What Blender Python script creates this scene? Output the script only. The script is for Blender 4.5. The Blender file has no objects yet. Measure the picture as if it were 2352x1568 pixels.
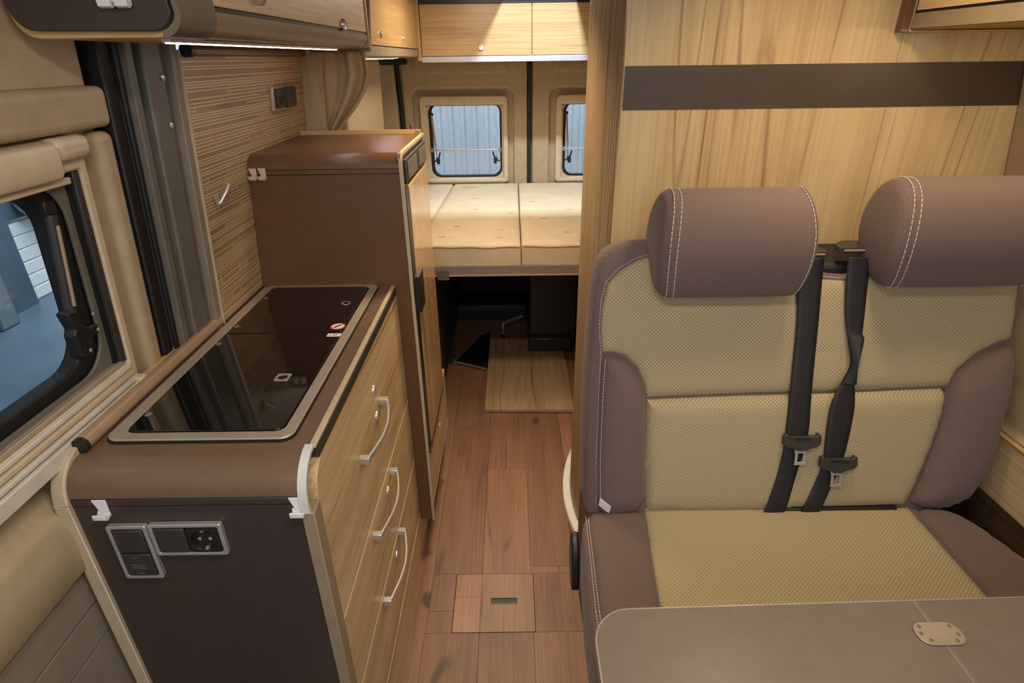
import bpy, math, random
from mathutils import Vector, Matrix
from mathutils.geometry import delaunay_2d_cdt
random.seed(7)
S = bpy.context.scene
COL = S.collection
PI = math.pi

# ------------------------------------------------------------------ camera
cam_d = bpy.data.cameras.new('camera'); cam = bpy.data.objects.new('camera', cam_d); COL.objects.link(cam)
cam_d.sensor_width = 36.0; cam_d.lens = 1321.0 / 2352.0 * 36.0; cam_d.clip_start = 0.02
cam.matrix_world = (Matrix.Translation((0, 0, 1.45)) @ Matrix.Rotation(math.radians(0.02), 4, 'Z')
                    @ Matrix.Rotation(math.radians(90 - 26.3), 4, 'X') @ Matrix.Rotation(math.radians(-0.75), 4, 'Z'))
S.camera = cam
# ------------------------------------------------------------------ world, lights, exposure
S.view_settings.view_transform = 'Standard'; S.view_settings.look = 'None'
S.view_settings.gamma = 1.0; S.view_settings.use_curve_mapping = False
S.view_settings.exposure = 0.0
W = bpy.data.worlds.new('hall_daylight'); S.world = W; W.use_nodes = True
W.node_tree.nodes['Background'].inputs[0].default_value = (0.88, 0.93, 1.0, 1)
W.node_tree.nodes['Background'].inputs[1].default_value = 0.5

def area(name, loc, rot, sx, sy, power, color, spread=180):
    d = bpy.data.lights.new(name, 'AREA'); d.shape = 'RECTANGLE'; d.size = sx; d.size_y = sy
    d.energy = power; d.color = color; d.spread = math.radians(spread)
    o = bpy.data.objects.new(name, d); o.location = loc; o.rotation_euler = rot; COL.objects.link(o); return o
WARM = (1.0, 0.90, 0.78)
area('ceiling_lamp_front', (0.05, 0.25, 1.745), (0, 0, 0), 0.5, 0.12, 7.5, WARM)
area('ceiling_lamp_middle', (-0.05, 1.62, 1.735), (0, 0, 0), 0.14, 0.14, 4.0, (1.0, 0.74, 0.45), 95)
area('lamp_under_right_cabinet', (0.96, 0.98, 1.484), (math.radians(18), 0, 0), 0.10, 0.06, 0.9, (1.0, 0.74, 0.42))
area('ceiling_lamp_bench', (0.58, 0.98, 1.745), (math.radians(8), 0, 0), 0.12, 0.12, 2.6, (1.0, 0.76, 0.46), 130)
area('bed_fill_light', (-0.12, 2.55, 1.74), (0, 0, 0), 0.2, 0.5, 7.0, (1.0, 0.82, 0.62))  # added warm fill that raises the light around the bed, not a fixture
area('cab_daylight', (0.1, -0.9, 1.75), (math.radians(52), 0, 0), 1.5, 0.6, 10.0, (0.90, 0.94, 1.0))
area('skylight_daylight', (0.22, 2.45, 2.15), (math.radians(22), 0, 0), 0.06, 0.06, 25.0, (0.74, 0.87, 1.0))
area('hall_fill', (0.4, 4.3, 3.4), (math.radians(60), 0, 0), 3, 1, 120.0, (0.92, 0.97, 1.0))  # added light to brighten the cladding behind the rear windows
area('hall_fill_side', (-2.6, 5.2, 3.4), (0, math.radians(42), 0), 2, 3, 150.0, (0.92, 0.97, 1.0))  # unseen fill, put in to lift the shutter and floor past the side window

# ------------------------------------------------------------------ materials
def s2l(c):
    return tuple(((v / 255) / 12.92 if v / 255 <= 0.04045 else ((v / 255 + 0.055) / 1.055) ** 2.4) for v in c) + (1.0,)

class NT:
    def __init__(s, name):
        s.m = bpy.data.materials.new(name); s.m.use_nodes = True; s.t = s.m.node_tree
        s.b = s.t.nodes['Principled BSDF']
    def n(s, typ, **kw):
        nd = s.t.nodes.new(typ)
        for k, v in kw.items(): setattr(nd, k, v)
        return nd
    def l(s, a, b): s.t.links.new(a, b)
    def math(s, op, a, b=None, c=None):
        nd = s.n('ShaderNodeMath', operation=op)
        for i, v in enumerate((a, b, c)):
            if v is None: continue
            if isinstance(v, (int, float)): nd.inputs[i].default_value = v
            else: s.l(v, nd.inputs[i])
        return nd.outputs[0]
    def coord(s, kind='Object', scale=(1, 1, 1), rnd=0.0, rot=(0, 0, 0)):
        tc = s.n('ShaderNodeTexCoord'); mp = s.n('ShaderNodeMapping')
        mp.inputs['Scale'].default_value = scale; mp.inputs['Rotation'].default_value = rot
        src = tc.outputs[kind]
        if rnd:
            oi = s.n('ShaderNodeObjectInfo'); va = s.n('ShaderNodeVectorMath', operation='ADD')
            cb = s.n('ShaderNodeCombineXYZ'); r = s.math('MULTIPLY', oi.outputs['Random'], rnd)
            for i in range(3): s.l(r, cb.inputs[i])
            s.l(src, va.inputs[0]); s.l(cb.outputs[0], va.inputs[1]); src = va.outputs[0]
        s.l(src, mp.inputs[0]); return mp.outputs[0]
    def noise(s, vec, scale, detail=4, rough=0.55, dist=0.0):
        nd = s.n('ShaderNodeTexNoise'); s.l(vec, nd.inputs['Vector'])
        nd.inputs['Scale'].default_value = scale; nd.inputs['Detail'].default_value = detail
        nd.inputs['Roughness'].default_value = rough; nd.inputs['Distortion'].default_value = dist
        return nd.outputs['Fac']
    def ramp(s, fac, stops):
        r = s.n('ShaderNodeValToRGB'); s.l(fac, r.inputs[0]); e = r.color_ramp.elements
        while len(e) < len(stops): e.new(0.5)
        for i, (p, c) in enumerate(stops): e[i].position = p; e[i].color = c
        return r.outputs[0]
    def mix(s, fac, a, b, mode='MIX'):
        nd = s.n('ShaderNodeMix', data_type='RGBA', blend_type=mode)
        for sock, v in ((nd.inputs[0], fac), (nd.inputs[6], a), (nd.inputs[7], b)):
            if isinstance(v, (int, float)): sock.default_value = v
            elif isinstance(v, tuple): sock.default_value = v
            else: s.l(v, sock)
        return nd.outputs[2]
    def bump(s, h, strength=0.2, dist=0.001):
        b = s.n('ShaderNodeBump'); b.inputs['Strength'].default_value = strength; b.inputs['Distance'].default_value = dist
        s.l(h, b.inputs['Height']); s.l(b.outputs[0], s.b.inputs['Normal'])

def flat(name, rgb, rough=0.5, metal=0.0, spec=0.5, var=0.06, bump=0.0, coat=0.0, nscale=30):
    t = NT(name); v = t.coord(); nz = t.noise(v, nscale, 3)
    c = s2l(rgb); lo = tuple(x * (1 - var) for x in c[:3]) + (1,); hi = tuple(min(1, x * (1 + var)) for x in c[:3]) + (1,)
    t.l(t.ramp(nz, [(0.3, lo), (0.7, hi)]), t.b.inputs['Base Color'])
    t.b.inputs['Roughness'].default_value = rough; t.b.inputs['Metallic'].default_value = metal
    t.b.inputs['Specular IOR Level'].default_value = spec; t.b.inputs['Coat Weight'].default_value = coat
    if bump: t.bump(t.noise(v, 900, 2), bump, 0.0004)
    return t.m

def wood(name, light, mid, dark, axis=2, freq=9.0, lines=9.0, rough=0.42, rnd=0.0, fine=60, coat=0.0, stretch=0.06, varamt=0.0, knots=False, finemix=0.3):
    t = NT(name); sc = [1.0, 1.0, 1.0]; sc[axis] = stretch
    v = t.coord('Object', tuple(sc), rnd=rnd)
    base = t.noise(v, freq, 3, 0.5, 0.3)
    col = t.ramp(base, [(0.30, s2l(mid)), (0.62, s2l(light))])
    rings = t.math('PINGPONG', t.math('MULTIPLY', t.noise(v, freq * 0.55, 2, 0.4, 0.4), lines), 0.5)
    ln = t.ramp(rings, [(0.0, (1, 1, 1, 1)), (0.10, (0, 0, 0, 1))])
    gate = t.ramp(t.noise(v, freq * 1.9, 2), [(0.40, (0, 0, 0, 1)), (0.66, (1, 1, 1, 1))])
    ln = t.math('MULTIPLY', ln, gate)
    col = t.mix(t.math('MULTIPLY', ln, 0.95), col, s2l(dark))
    sc2 = [1.0, 1.0, 1.0]; sc2[axis] = 0.02
    f = t.noise(t.coord('Object', tuple(sc2), rnd=rnd), fine * 3, 3, 0.6)
    col = t.mix(finemix, col, t.ramp(f, [(0.35, s2l(dark)), (0.6, s2l(light))]))
    if knots:
        k = t.noise(t.coord('Object', (1, 0.6, 1), rnd=rnd), 13.0, 0)
        col = t.mix(t.ramp(k, [(0.79, (0, 0, 0, 1)), (0.86, (0.8, 0.8, 0.8, 1))]), col, s2l((52, 34, 24)))
    if varamt:
        oi = t.n('ShaderNodeObjectInfo'); hs = t.n('ShaderNodeHueSaturation')
        t.l(t.math('ADD', t.math('MULTIPLY', oi.outputs['Random'], varamt), 1 - varamt / 2), hs.inputs['Value'])
        t.l(col, hs.inputs['Color']); col = hs.outputs[0]
    t.l(col, t.b.inputs['Base Color']); t.b.inputs['Roughness'].default_value = rough
    t.b.inputs['Coat Weight'].default_value = coat
    t.bump(f, 0.12, 0.0005)
    return t.m

def twill(name, a, b, pitch=0.0026, rough=0.85):
    t = NT(name); v = t.coord('UV'); sp = t.n('ShaderNodeSeparateXYZ'); t.l(v, sp.inputs[0])
    d = t.math('FRACT', t.math('DIVIDE', t.math('ADD', sp.outputs[0], sp.outputs[1]), pitch))
    e = t.math('FRACT', t.math('DIVIDE', t.math('SUBTRACT', sp.outputs[0], t.math('MULTIPLY', sp.outputs[1], 0.6)), pitch * 1.3))
    h = t.math('ADD', t.math('PINGPONG', d, 0.5), t.math('MULTIPLY', t.math('PINGPONG', e, 0.5), 0.22))
    nz = t.noise(v, 400, 3)
    h2 = t.math('ADD', h, t.math('MULTIPLY', nz, 0.35))
    t.l(t.ramp(h2, [(0.30, s2l(a)), (0.75, s2l(b))]), t.b.inputs['Base Color'])
    t.b.inputs['Roughness'].default_value = rough; t.b.inputs['Sheen Weight'].default_value = 0.12
    t.b.inputs['Specular IOR Level'].default_value = 0.2
    t.bump(h2, 0.35, 0.0006); return t.m

def lattice(name, cream, dark, px=0.0086, py=0.0074):
    t = NT(name); v = t.coord('UV'); sp = t.n('ShaderNodeSeparateXYZ'); t.l(v, sp.inputs[0])
    u = t.math('DIVIDE', sp.outputs[0], px); w = t.math('DIVIDE', sp.outputs[1], py)
    # net of cream lines on the diagonals: fine cells in fours, wider cream zigzags between the groups
    a = t.math('ADD', t.math('ADD', u, w), 50.0); b = t.math('ADD', t.math('SUBTRACT', u, w), 50.0)
    def cell(x): return t.math('ABSOLUTE', t.math('SUBTRACT', t.math('FRACT', t.math('MULTIPLY', x, 2.0)), 0.5))
    def coarse(x): return t.math('PINGPONG', x, 0.5)
    fine_ = t.ramp(t.math('MAXIMUM', cell(a), cell(b)), [(0.33, (1, 1, 1, 1)), (0.45, (0, 0, 0, 1))])
    c_ = t.ramp(t.math('MINIMUM', coarse(a), coarse(b)), [(0.09, (0, 0, 0, 1)), (0.15, (1, 1, 1, 1))])
    m = t.math('MULTIPLY', fine_, c_)
    nz = t.noise(v, 500, 2)
    col = t.mix(m, s2l(cream), s2l(dark)); col = t.mix(0.25, col, t.ramp(nz, [(0.3, s2l(dark)), (0.7, s2l(cream))]))
    t.l(col, t.b.inputs['Base Color']); t.b.inputs['Roughness'].default_value = 0.8
    t.b.inputs['Specular IOR Level'].default_value = 0.25
    t.bump(t.math('MULTIPLY', m, -1.0), 0.3, 0.0006); return t.m

def emis(name, rgb, strength):
    t = NT(name); t.b.inputs['Base Color'].default_value = s2l(rgb)
    t.b.inputs['Emission Color'].default_value = s2l(rgb); t.b.inputs['Emission Strength'].default_value = strength
    return t.m

def pane_mat(name, tint=(0.86, 0.9, 0.93), gloss=0.06):
    t = NT(name); t.t.nodes.remove(t.b)
    tr = t.n('ShaderNodeBsdfTransparent'); tr.inputs[0].default_value = tint + (1,)
    gl = t.n('ShaderNodeBsdfGlossy'); gl.inputs[1].default_value = 0.03
    mx = t.n('ShaderNodeMixShader'); mx.inputs[0].default_value = gloss
    t.l(tr.outputs[0], mx.inputs[1]); t.l(gl.outputs[0], mx.inputs[2])
    t.l(mx.outputs[0], t.t.nodes['Material Output'].inputs[0]); return t.m

M = {}
M['oak_v'] = wood('pale_oak_vertical', (204, 180, 138), (180, 152, 110), (122, 88, 54), 2, 9, 11, fine=45, finemix=.2)
M['oak_y'] = wood('pale_oak_along', (218, 190, 146), (194, 160, 114), (128, 92, 56), 1, 10, 10)
M['oak_x'] = wood('pale_oak_across', (198, 160, 108), (172, 130, 80), (118, 78, 42), 0, 10, 8, rough=0.3)
M['slat'] = wood('greyed_oak_slat', (170, 148, 116), (146, 122, 90), (110, 86, 58), 2, 20, 6)
M['oak_board'] = wood('pale_oak_board', (196, 168, 132), (170, 138, 104), (98, 68, 48), 1, 11, 9)
M['oak_dark'] = wood('dark_oak', (92, 72, 50), (70, 54, 38), (40, 30, 22), 1, 9, 9)
M['oak_edge'] = flat('oak_edge_band', (205, 168, 110), 0.45)
M['pale_edge'] = flat('pale_drawer_edge', (232, 212, 166), 0.45)
M['cream_edge'] = flat('cream_edge_band', (188, 172, 142), 0.4)
M['plank'] = wood('vinyl_plank', (150, 112, 86), (122, 88, 66), (74, 50, 36), 1, 12, 7, rough=0.42, rnd=7.0, varamt=0.34, knots=True, fine=70)
M['plank_pale'] = wood('vinyl_plank_pale', (170, 134, 106), (146, 110, 84), (92, 66, 48), 1, 12, 7, rough=0.42, rnd=7.0, varamt=0.2, fine=70)
M['brown_lam'] = flat('brown_laminate', (104, 72, 49), 0.30, bump=0.12)
M['brown_shaded'] = flat('brown_laminate_shaded', (62, 51, 48), 0.42, bump=0.12)  # same brown laminate, with the shade on the near ends put into the colour
M['worktop'] = flat('brown_worktop', (112, 89, 69), 0.30, bump=0.15)
M['table_top'] = flat('taupe_table_top', (118, 104, 94), 0.36, bump=0.15)
M['body_beige'] = flat('beige_body_panel', (178, 158, 124), 0.55, bump=0.3)
M['body_grey'] = flat('grey_taupe_panel', (140, 128, 112), 0.5, bump=0.2)
M['pillar_grey'] = flat('grey_pillar_panel', (108, 102, 90), 0.5, bump=0.2)
M['cream_plastic'] = flat('cream_plastic', (208, 188, 156), 0.35)
M['sill'] = flat('pale_sill_rail', (214, 206, 190), 0.4)
M['black_rubber'] = flat('black_rubber', (22, 21, 20), 0.55)
M['black_plastic'] = flat('black_plastic', (30, 29, 29), 0.38)
M['dark_plastic'] = flat('charcoal_plastic', (54, 50, 48), 0.45)
M['fascia'] = flat('taupe_fascia', (146, 130, 106), 0.45)
M['steel'] = flat('brushed_steel', (196, 182, 164), 0.42, 0.55)
M['chrome'] = flat('satin_chrome', (214, 212, 210), 0.30, 0.72)
M['alu'] = flat('aluminium_edge', (178, 174, 168), 0.38, 0.7)
M['white_plastic'] = flat('white_plastic', (226, 224, 222), 0.35)
M['tray_white'] = flat('white_shower_tray', (234, 232, 228), 0.3)
M['sand_rail'] = flat('bronze_rail', (186, 156, 126), 0.34, 0.35)
M['tile_base'] = flat('backsplash_joint', (226, 200, 160), 0.5)
M['tile'] = wood('backsplash_strip', (178, 148, 106), (156, 126, 88), (136, 106, 72), 1, 30, 2, rough=0.45, fine=30, finemix=.15)
M['brown_fab'] = twill('brown_twill_fabric', (72, 57, 54), (140, 120, 116))
M['tan_fab'] = lattice('tan_woven_fabric', (206, 190, 152), (82, 67, 44))
M['stitch'] = flat('white_thread', (208, 200, 190), 0.7)
M['webbing'] = flat('black_webbing', (26, 25, 26), 0.6, nscale=300)
M['curtain'] = flat('beige_curtain_cloth', (206, 180, 140), 0.85, bump=0.4)
M['mattress'] = flat('cream_mattress_cover', (226, 206, 172), 0.85, bump=0.3, nscale=9)
M['print'] = flat('print_and_seam_shade', (168, 148, 116), 0.8)  # printed mark, and the painted seam shade on the mattress edge
M['bed_rail'] = flat('lilac_grey_board_edge', (150, 134, 132), 0.4)
M['garage_dark'] = flat('dark_grey_lining', (44, 40, 42), 0.7)
M['black_glass'] = flat('black_glass', (18, 15, 12), 0.06, var=0.2, coat=0.6)
M['red'] = flat('red_print', (214, 70, 48), 0.5)
M['sticker'] = flat('white_sticker', (232, 228, 220), 0.5)
M['yellow'] = flat('yellow_print', (222, 190, 60), 0.5)
M['violet'] = flat('violet_print', (90, 84, 150), 0.5)
M['led'] = emis('led_light', (240, 238, 255), 14.0)
M['pane'] = pane_mat('acrylic_pane', (0.90, 0.94, 0.96), 0.05)
M['hall_floor'] = flat('blue_grey_hall_floor', (100, 118, 134), 0.4, var=0.2, nscale=1.2)
M['hall_wall'] = flat('blue_grey_wall', (82, 98, 112), 0.6, var=0.1, nscale=3)
M['hall_rib'] = flat('grey_green_rib', (112, 128, 134), 0.6)
M['hall_white'] = flat('white_metal_cladding', (206, 214, 222), 0.5)
M['hall_line'] = flat('pale_floor_line', (176, 182, 186), 0.5)
M['white_door'] = flat('white_shutter', (238, 240, 238), 0.5)

# ------------------------------------------------------------------ geometry helpers
class MB:
    def __init__(s): s.v = []; s.f = []; s.uv = None
    def add(s, vs, fs):
        o = len(s.v); s.v += [Vector(v) for v in vs]; s.f += [tuple(i + o for i in f) for f in fs]; return s
    def box(s, x0, x1, y0, y1, z0, z1):
        return s.add([(x, y, z) for x in (x0, x1) for y in (y0, y1) for z in (z0, z1)],
                     [(0, 1, 3, 2), (4, 6, 7, 5), (0, 4, 5, 1), (2, 3, 7, 6), (0, 2, 6, 4), (1, 5, 7, 3)])
    def prism(s, poly, a0, a1, axis):     # poly in the two other axes (in order), extruded along axis
        def P(p, a):
            q = list(p); q.insert(axis, a); return tuple(q)
        n = len(poly)
        vs = [P(p, a0) for p in poly] + [P(p, a1) for p in poly]
        fs = [tuple(range(n)), tuple(range(2 * n - 1, n - 1, -1))] + [(i, i + n, (i + 1) % n + n, (i + 1) % n) for i in range(n)]
        return s.add(vs, fs)
    def ring(s, outer, inner, a0, a1, axis):   # frame between two loops with equal counts
        def P(p, a):
            q = list(p); q.insert(axis, a); return tuple(q)
        n = len(outer)
        vs = [P(p, a) for a in (a0, a1) for L in (outer, inner) for p in L]; fs = []
        for i in range(n):
            j = (i + 1) % n
            fs += [(i, j, n + j, n + i), (2 * n + i, 3 * n + i, 3 * n + j, 2 * n + j), (i, 2 * n + i, 2 * n + j, j), (n + i, n + j, 3 * n + j, 3 * n + i)]
        return s.add(vs, fs)
    def tube(s, pts, r, seg=12, caps=True):
        pts = [Vector(p) for p in pts]; rs = r if isinstance(r, (list, tuple)) else [r] * len(pts)
        n = len(pts); vs = []; up = None
        for i, p in enumerate(pts):
            d = (pts[min(i + 1, n - 1)] - pts[max(i - 1, 0)]).normalized()
            if up is None: up = Vector((0, 0, 1)) if abs(d.z) < 0.9 else Vector((1, 0, 0))
            a = d.cross(up).normalized(); b = a.cross(d).normalized(); up = b
            vs += [p + (a * math.cos(t) + b * math.sin(t)) * rs[i] for t in [2 * PI * k / seg for k in range(seg)]]
        fs = [(i * seg + k, i * seg + (k + 1) % seg, (i + 1) * seg + (k + 1) % seg, (i + 1) * seg + k) for i in range(n - 1) for k in range(seg)]
        if caps: fs += [tuple(range(seg))[::-1], tuple((n - 1) * seg + k for k in range(seg))]
        return s.add(vs, fs)
    def strip(s, path, w, t, axis=0):     # flat band along path; w along X, t normal
        pass
    def lathe(s, c, axis_dir, prof, seg=20):
        c = Vector(c); d = Vector(axis_dir).normalized(); u = d.orthogonal().normalized(); w = d.cross(u)
        vs = [c + d * h + (u * math.cos(2 * PI * k / seg) + w * math.sin(2 * PI * k / seg)) * r for r, h in prof for k in range(seg)]
        n = len(prof); fs = [(i * seg + k, i * seg + (k + 1) % seg, (i + 1) * seg + (k + 1) % seg, (i + 1) * seg + k) for i in range(n - 1) for k in range(seg)]
        fs += [tuple(range(seg))[::-1], tuple((n - 1) * seg + k for k in range(seg))]
        return s.add(vs, fs)
    def grid(s, fn, nu, nv, closed_u=False):
        vs = [fn(i / (nu if closed_u else nu - 1), j / (nv - 1)) for j in range(nv) for i in range(nu)]
        fs = [(j * nu + i, j * nu + (i + 1) % nu, (j + 1) * nu + (i + 1) % nu, (j + 1) * nu + i) for j in range(nv - 1) for i in range(nu if closed_u else nu - 1)]
        return s.add(vs, fs)
    def map(s, fn): s.v = [Vector(fn(v)) for v in s.v]; return s
    def build(s, name, mat, parent=None, bev=0.0, smooth=False, seg=2):
        off = Vector((0, 0, 0)); p = parent
        while p is not None: off += Vector(p.location); p = p.parent
        me = bpy.data.meshes.new(name); me.from_pydata([tuple(v - off) for v in s.v], [], s.f); me.validate()
        if s.uv:
            ul = me.uv_layers.new(name='UVMap')
            for lp in me.loops: ul.data[lp.index].uv = s.uv[lp.vertex_index]
        me.materials.append(mat if not isinstance(mat, str) else M[mat])
        import bmesh
        bm = bmesh.new(); bm.from_mesh(me); bmesh.ops.recalc_face_normals(bm, faces=bm.faces); bm.to_mesh(me); bm.free()
        o = bpy.data.objects.new(name, me); COL.objects.link(o); o.parent = parent
        if smooth:
            for p_ in me.polygons: p_.use_smooth = True
            try: me.set_sharp_from_angle(angle=math.radians(45))
            except Exception: pass
        if bev:
            b = o.modifiers.new('bevel', 'BEVEL'); b.width = bev; b.segments = seg; b.limit_method = 'ANGLE'; b.angle_limit = math.radians(40)
            b.harden_normals = False
            for p_ in me.polygons: p_.use_smooth = True
            try: me.set_sharp_from_angle(angle=math.radians(50))
            except Exception: pass
        return o

def thing(name, label, cat, loc=(0, 0, 0), group=None):
    o = bpy.data.objects.new(name, None); o.empty_display_size = 0.05; COL.objects.link(o); o.location = loc
    o['label'] = label; o['category'] = cat
    if group: o['group'] = group
    return o
def tag(o, label, cat, group=None, kind=None):
    o['label'] = label; o['category'] = cat
    if group: o['group'] = group
    if kind: o['kind'] = kind
    return o
def struct(name, label, cat='structure', loc=(0, 0, 0)):
    o = bpy.data.objects.new(name, None); o.empty_display_size = 0.05; COL.objects.link(o); o.location = loc
    o['kind'] = 'structure'; o['label'] = label; o['category'] = cat; return o
def box(x0, x1, y0, y1, z0, z1): return MB().box(x0, x1, y0, y1, z0, z1)
def rrect(x0, x1, y0, y1, r, n=6, rs=None):
    rs = rs or (r, r, r, r); P = []
    for (cx, cy, a0), q in zip(((x1, y1, 0), (x0, y1, 90), (x0, y0, 180), (x1, y0, 270)), rs):
        sx = -1 if cx == x1 else 1; sy = -1 if cy == y1 else 1
        for k in range(n + 1):
            a = math.radians(a0 + 90 * k / n); P.append((cx + sx * q + q * math.cos(a), cy + sy * q + q * math.sin(a)))
    return P
def arc(cx, cy, r, a0, a1, n=8): return [(cx + r * math.cos(math.radians(a0 + (a1 - a0) * k / n)), cy + r * math.sin(math.radians(a0 + (a1 - a0) * k / n))) for k in range(n + 1)]
def smooth_poly(P, it=2):
    for _ in range(it):
        Q = []
        for i in range(len(P)):
            a, b = P[i], P[(i + 1) % len(P)]
            Q += [(a[0] * .75 + b[0] * .25, a[1] * .75 + b[1] * .25), (a[0] * .25 + b[0] * .75, a[1] * .25 + b[1] * .75)]
        P = Q
    return P
def resample(P, d, closed=True):
    out = []; n = len(P)
    for i in range(n if closed else n - 1):
        a = Vector(P[i]); b = Vector(P[(i + 1) % n]); L = (b - a).length; k = max(1, int(round(L / d)))
        out += [tuple(a.lerp(b, j / k)) for j in range(k)]
    return out
def pad(poly, mapping, base=0.0, puff=0.02, edge=0.02, depth=0.03, step=0.014, extra=None):
    """cushion skin over a 2D outline: mapping(u, v, h) -> 3D. A rounded edge of width `edge` rises by `puff` above `base`;
    side walls go down by `depth`."""
    B = resample(poly, step)
    xs = [p[0] for p in B]; ys = [p[1] for p in B]
    inside = []
    def inpoly(x, y):
        c = False; j = len(B) - 1
        for i in range(len(B)):
            if (B[i][1] > y) != (B[j][1] > y) and x < (B[j][0] - B[i][0]) * (y - B[i][1]) / (B[j][1] - B[i][1]) + B[i][0]: c = not c
            j = i
        return c
    def dist(x, y):
        m = 1e9
        for i in range(len(B)):
            ax, ay = B[i]; bx, by = B[(i + 1) % len(B)]; dx, dy = bx - ax, by - ay
            t = max(0, min(1, ((x - ax) * dx + (y - ay) * dy) / (dx * dx + dy * dy + 1e-12)))
            e = math.hypot(x - ax - t * dx, y - ay - t * dy)
            if e < m: m = e
        return m
    # boundary-following rings for a clean rounded edge
    pts = list(B); nb = len(B); D = [0.0] * nb
    y = min(ys) + step * .5; row = 0
    while y < max(ys):
        x = min(xs) + (step * .5 if row % 2 else 0)
        while x < max(xs):
            if inpoly(x, y):
                d = dist(x, y)
                if d > step * .45: pts.append((x, y)); D.append(d)
            x += step
        y += step * .87; row += 1
    # extra ring close to the edge
    for q, (f) in ((0.15, 1), (0.5, 1)):
        e = edge * q
        if e > step * .4: continue
        for i in range(nb):
            a = Vector(B[i - 1]); b = Vector(B[(i + 1) % nb]); t = (b - a).normalized(); nrm = Vector((-t.y, t.x))
            c = Vector(B[i]) + nrm * e
            if not inpoly(c.x, c.y): c = Vector(B[i]) - nrm * e
            if inpoly(c.x, c.y): pts.append((c.x, c.y)); D.append(dist(c.x, c.y))
    edges = [(i, (i + 1) % nb) for i in range(nb)]
    r = delaunay_2d_cdt([Vector(p) for p in pts], edges, [], 1, 1e-6)
    V2 = r[0]; F = [tuple(f) for f in r[2]]
    mb = MB(); mb.uv = []
    orig = r[3]
    top = []
    for i, p in enumerate(V2):
        o_ = orig[i]; d = D[o_[0]] if o_ else dist(p.x, p.y)
        t = min(1.0, d / edge); h = base + puff * math.sqrt(max(0, 1 - (1 - t) ** 2))
        if extra: h += extra(p.x, p.y, d)
        top.append(mapping(p.x, p.y, h)); mb.uv.append((p.x, p.y))
    mb.v = [Vector(p) for p in top]; mb.f = F
    idx = {}
    for i, o_ in enumerate(orig):
        for k in o_:
            if k < nb: idx[k] = i
    k0 = len(mb.v)
    for k in range(nb):
        p = V2[idx[k]]; mb.v.append(Vector(mapping(p.x, p.y, base - depth))); mb.uv.append((p.x + 0.002, p.y + 0.002))
    for k in range(nb):
        j = (k + 1) % nb; mb.f.append((idx[k], idx[j], k0 + j, k0 + k))
    return mb
def stitches(pts, name, parent, mat='stitch', dash=0.0042, gap=0.0024, r=0.0007):
    mb = MB(); P = [Vector(p) for p in pts]; acc = 0.0; on = True; cur = P[0]
    for i in range(len(P) - 1):
        a, b = P[i], P[i + 1]; L = (b - a).length; pos = 0.0
        while pos < L:
            e = min(L, pos + dash)
            p0 = a.lerp(b, pos / L); p1 = a.lerp(b, e / L)
            if (p1 - p0).length > 0.0008: mb.tube([p0, p1], r, 5)
            pos += dash + gap
    return mb.build(name, mat, parent)
def lean(v, z0=0.92, k=0.08): return (v.x + k * (v.z - z0), v.y, v.z)
def screw(parent, c, d, r=0.004, name='screw', mat='chrome'):
    return MB().lathe(c, d, [(r, 0), (r, r * .3), (r * .6, r * .6), (0.0004, r * .62)], 12).build(name, mat, parent, smooth=True)

# ================================================================== SETTING
# floor with vinyl planks
fl = struct('floor', 'brown wood-look vinyl plank floor of the aisle', 'floor')
box(-0.70, 1.16, -1.2, 3.72, -0.05, -0.004).build('floor_base', flat('floor_joint', (60, 42, 32), 0.7), fl)
PW = 0.1525
ends = {-3: [0.2, 1.5, 2.3], -2: [0.75, 1.72, 2.66], -1: [0.22, 1.16, 2.10, 3.04], 0: [0.86, 1.806, 2.75], 1: [0.38, 1.321, 2.26, 3.2], 2: [0.9, 1.86, 2.8], 3: [0.5, 1.5, 2.5],
        4: [0.8, 1.9, 2.9], 5: [0.3, 1.3, 2.3], 6: [0.8, 1.8, 2.8]}
for c, es in ends.items():
    x0 = -0.103 + c * PW; x1 = x0 + PW
    x0 = max(x0, -0.7); x1 = min(x1, 1.16)
    ys_ = [-1.2] + es + [3.70]
    for a, b in zip(ys_[:-1], ys_[1:]):
        segs = [(x0, x1, a, b)]
        # leave the hatch opening free
        out = []
        hx0, hx1, hy0, hy1 = -0.182, 0.056, 1.088, 1.294
        for (p0, p1, q0, q1) in segs:
            if p1 <= hx0 or p0 >= hx1 or q1 <= hy0 or q0 >= hy1: out.append((p0, p1, q0, q1)); continue
            if q0 < hy0: out.append((p0, p1, q0, hy0))
            if q1 > hy1: out.append((p0, p1, hy1, q1))
            m0, m1 = max(q0, hy0), min(q1, hy1)
            if p0 < hx0: out.append((p0, hx0, m0, m1))
            if p1 > hx1: out.append((hx1, p1, m0, m1))
        for (p0, p1, q0, q1) in out:
            if p1 - p0 < 0.004 or q1 - q0 < 0.004: continue
            box(p0 + .0003, p1 - .0003, q0 + .0003, q1 - .0003, -0.004, 0.0).build('plank', 'plank', fl, bev=0.0004, seg=1)

# walls of the van body
wl = struct('wall_left', 'beige left side wall of the van body', 'wall')
# rear side wall, padded, with a window reveal
MB().box(-0.75, -0.66, 1.9, 3.0, 0.62, 1.452).map(lean).build('body_panel', 'body_beige', wl, bev=0.01)
MB().prism(rrect(2.30, 2.98, 0.765, 1.450, 0.03), -0.665, -0.615, 0).map(lambda v: lean(v, 0.92, 0.03)).build('padded_panel', 'body_beige', wl, bev=0.012, seg=3)
MB().box(-0.90, -0.80, 3.0, 3.66, 0.0, 1.452).build('rear_recess', 'body_beige', wl)
MB().box(-0.84, -0.650, 3.60, 3.66, 0.0, 1.452).build('corner_post', 'body_beige', wl, bev=0.01)
MB().box(-0.75, -0.66, 1.9, 3.67, 0.0, 0.61).build('lower_lining', 'garage_dark', wl)
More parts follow.
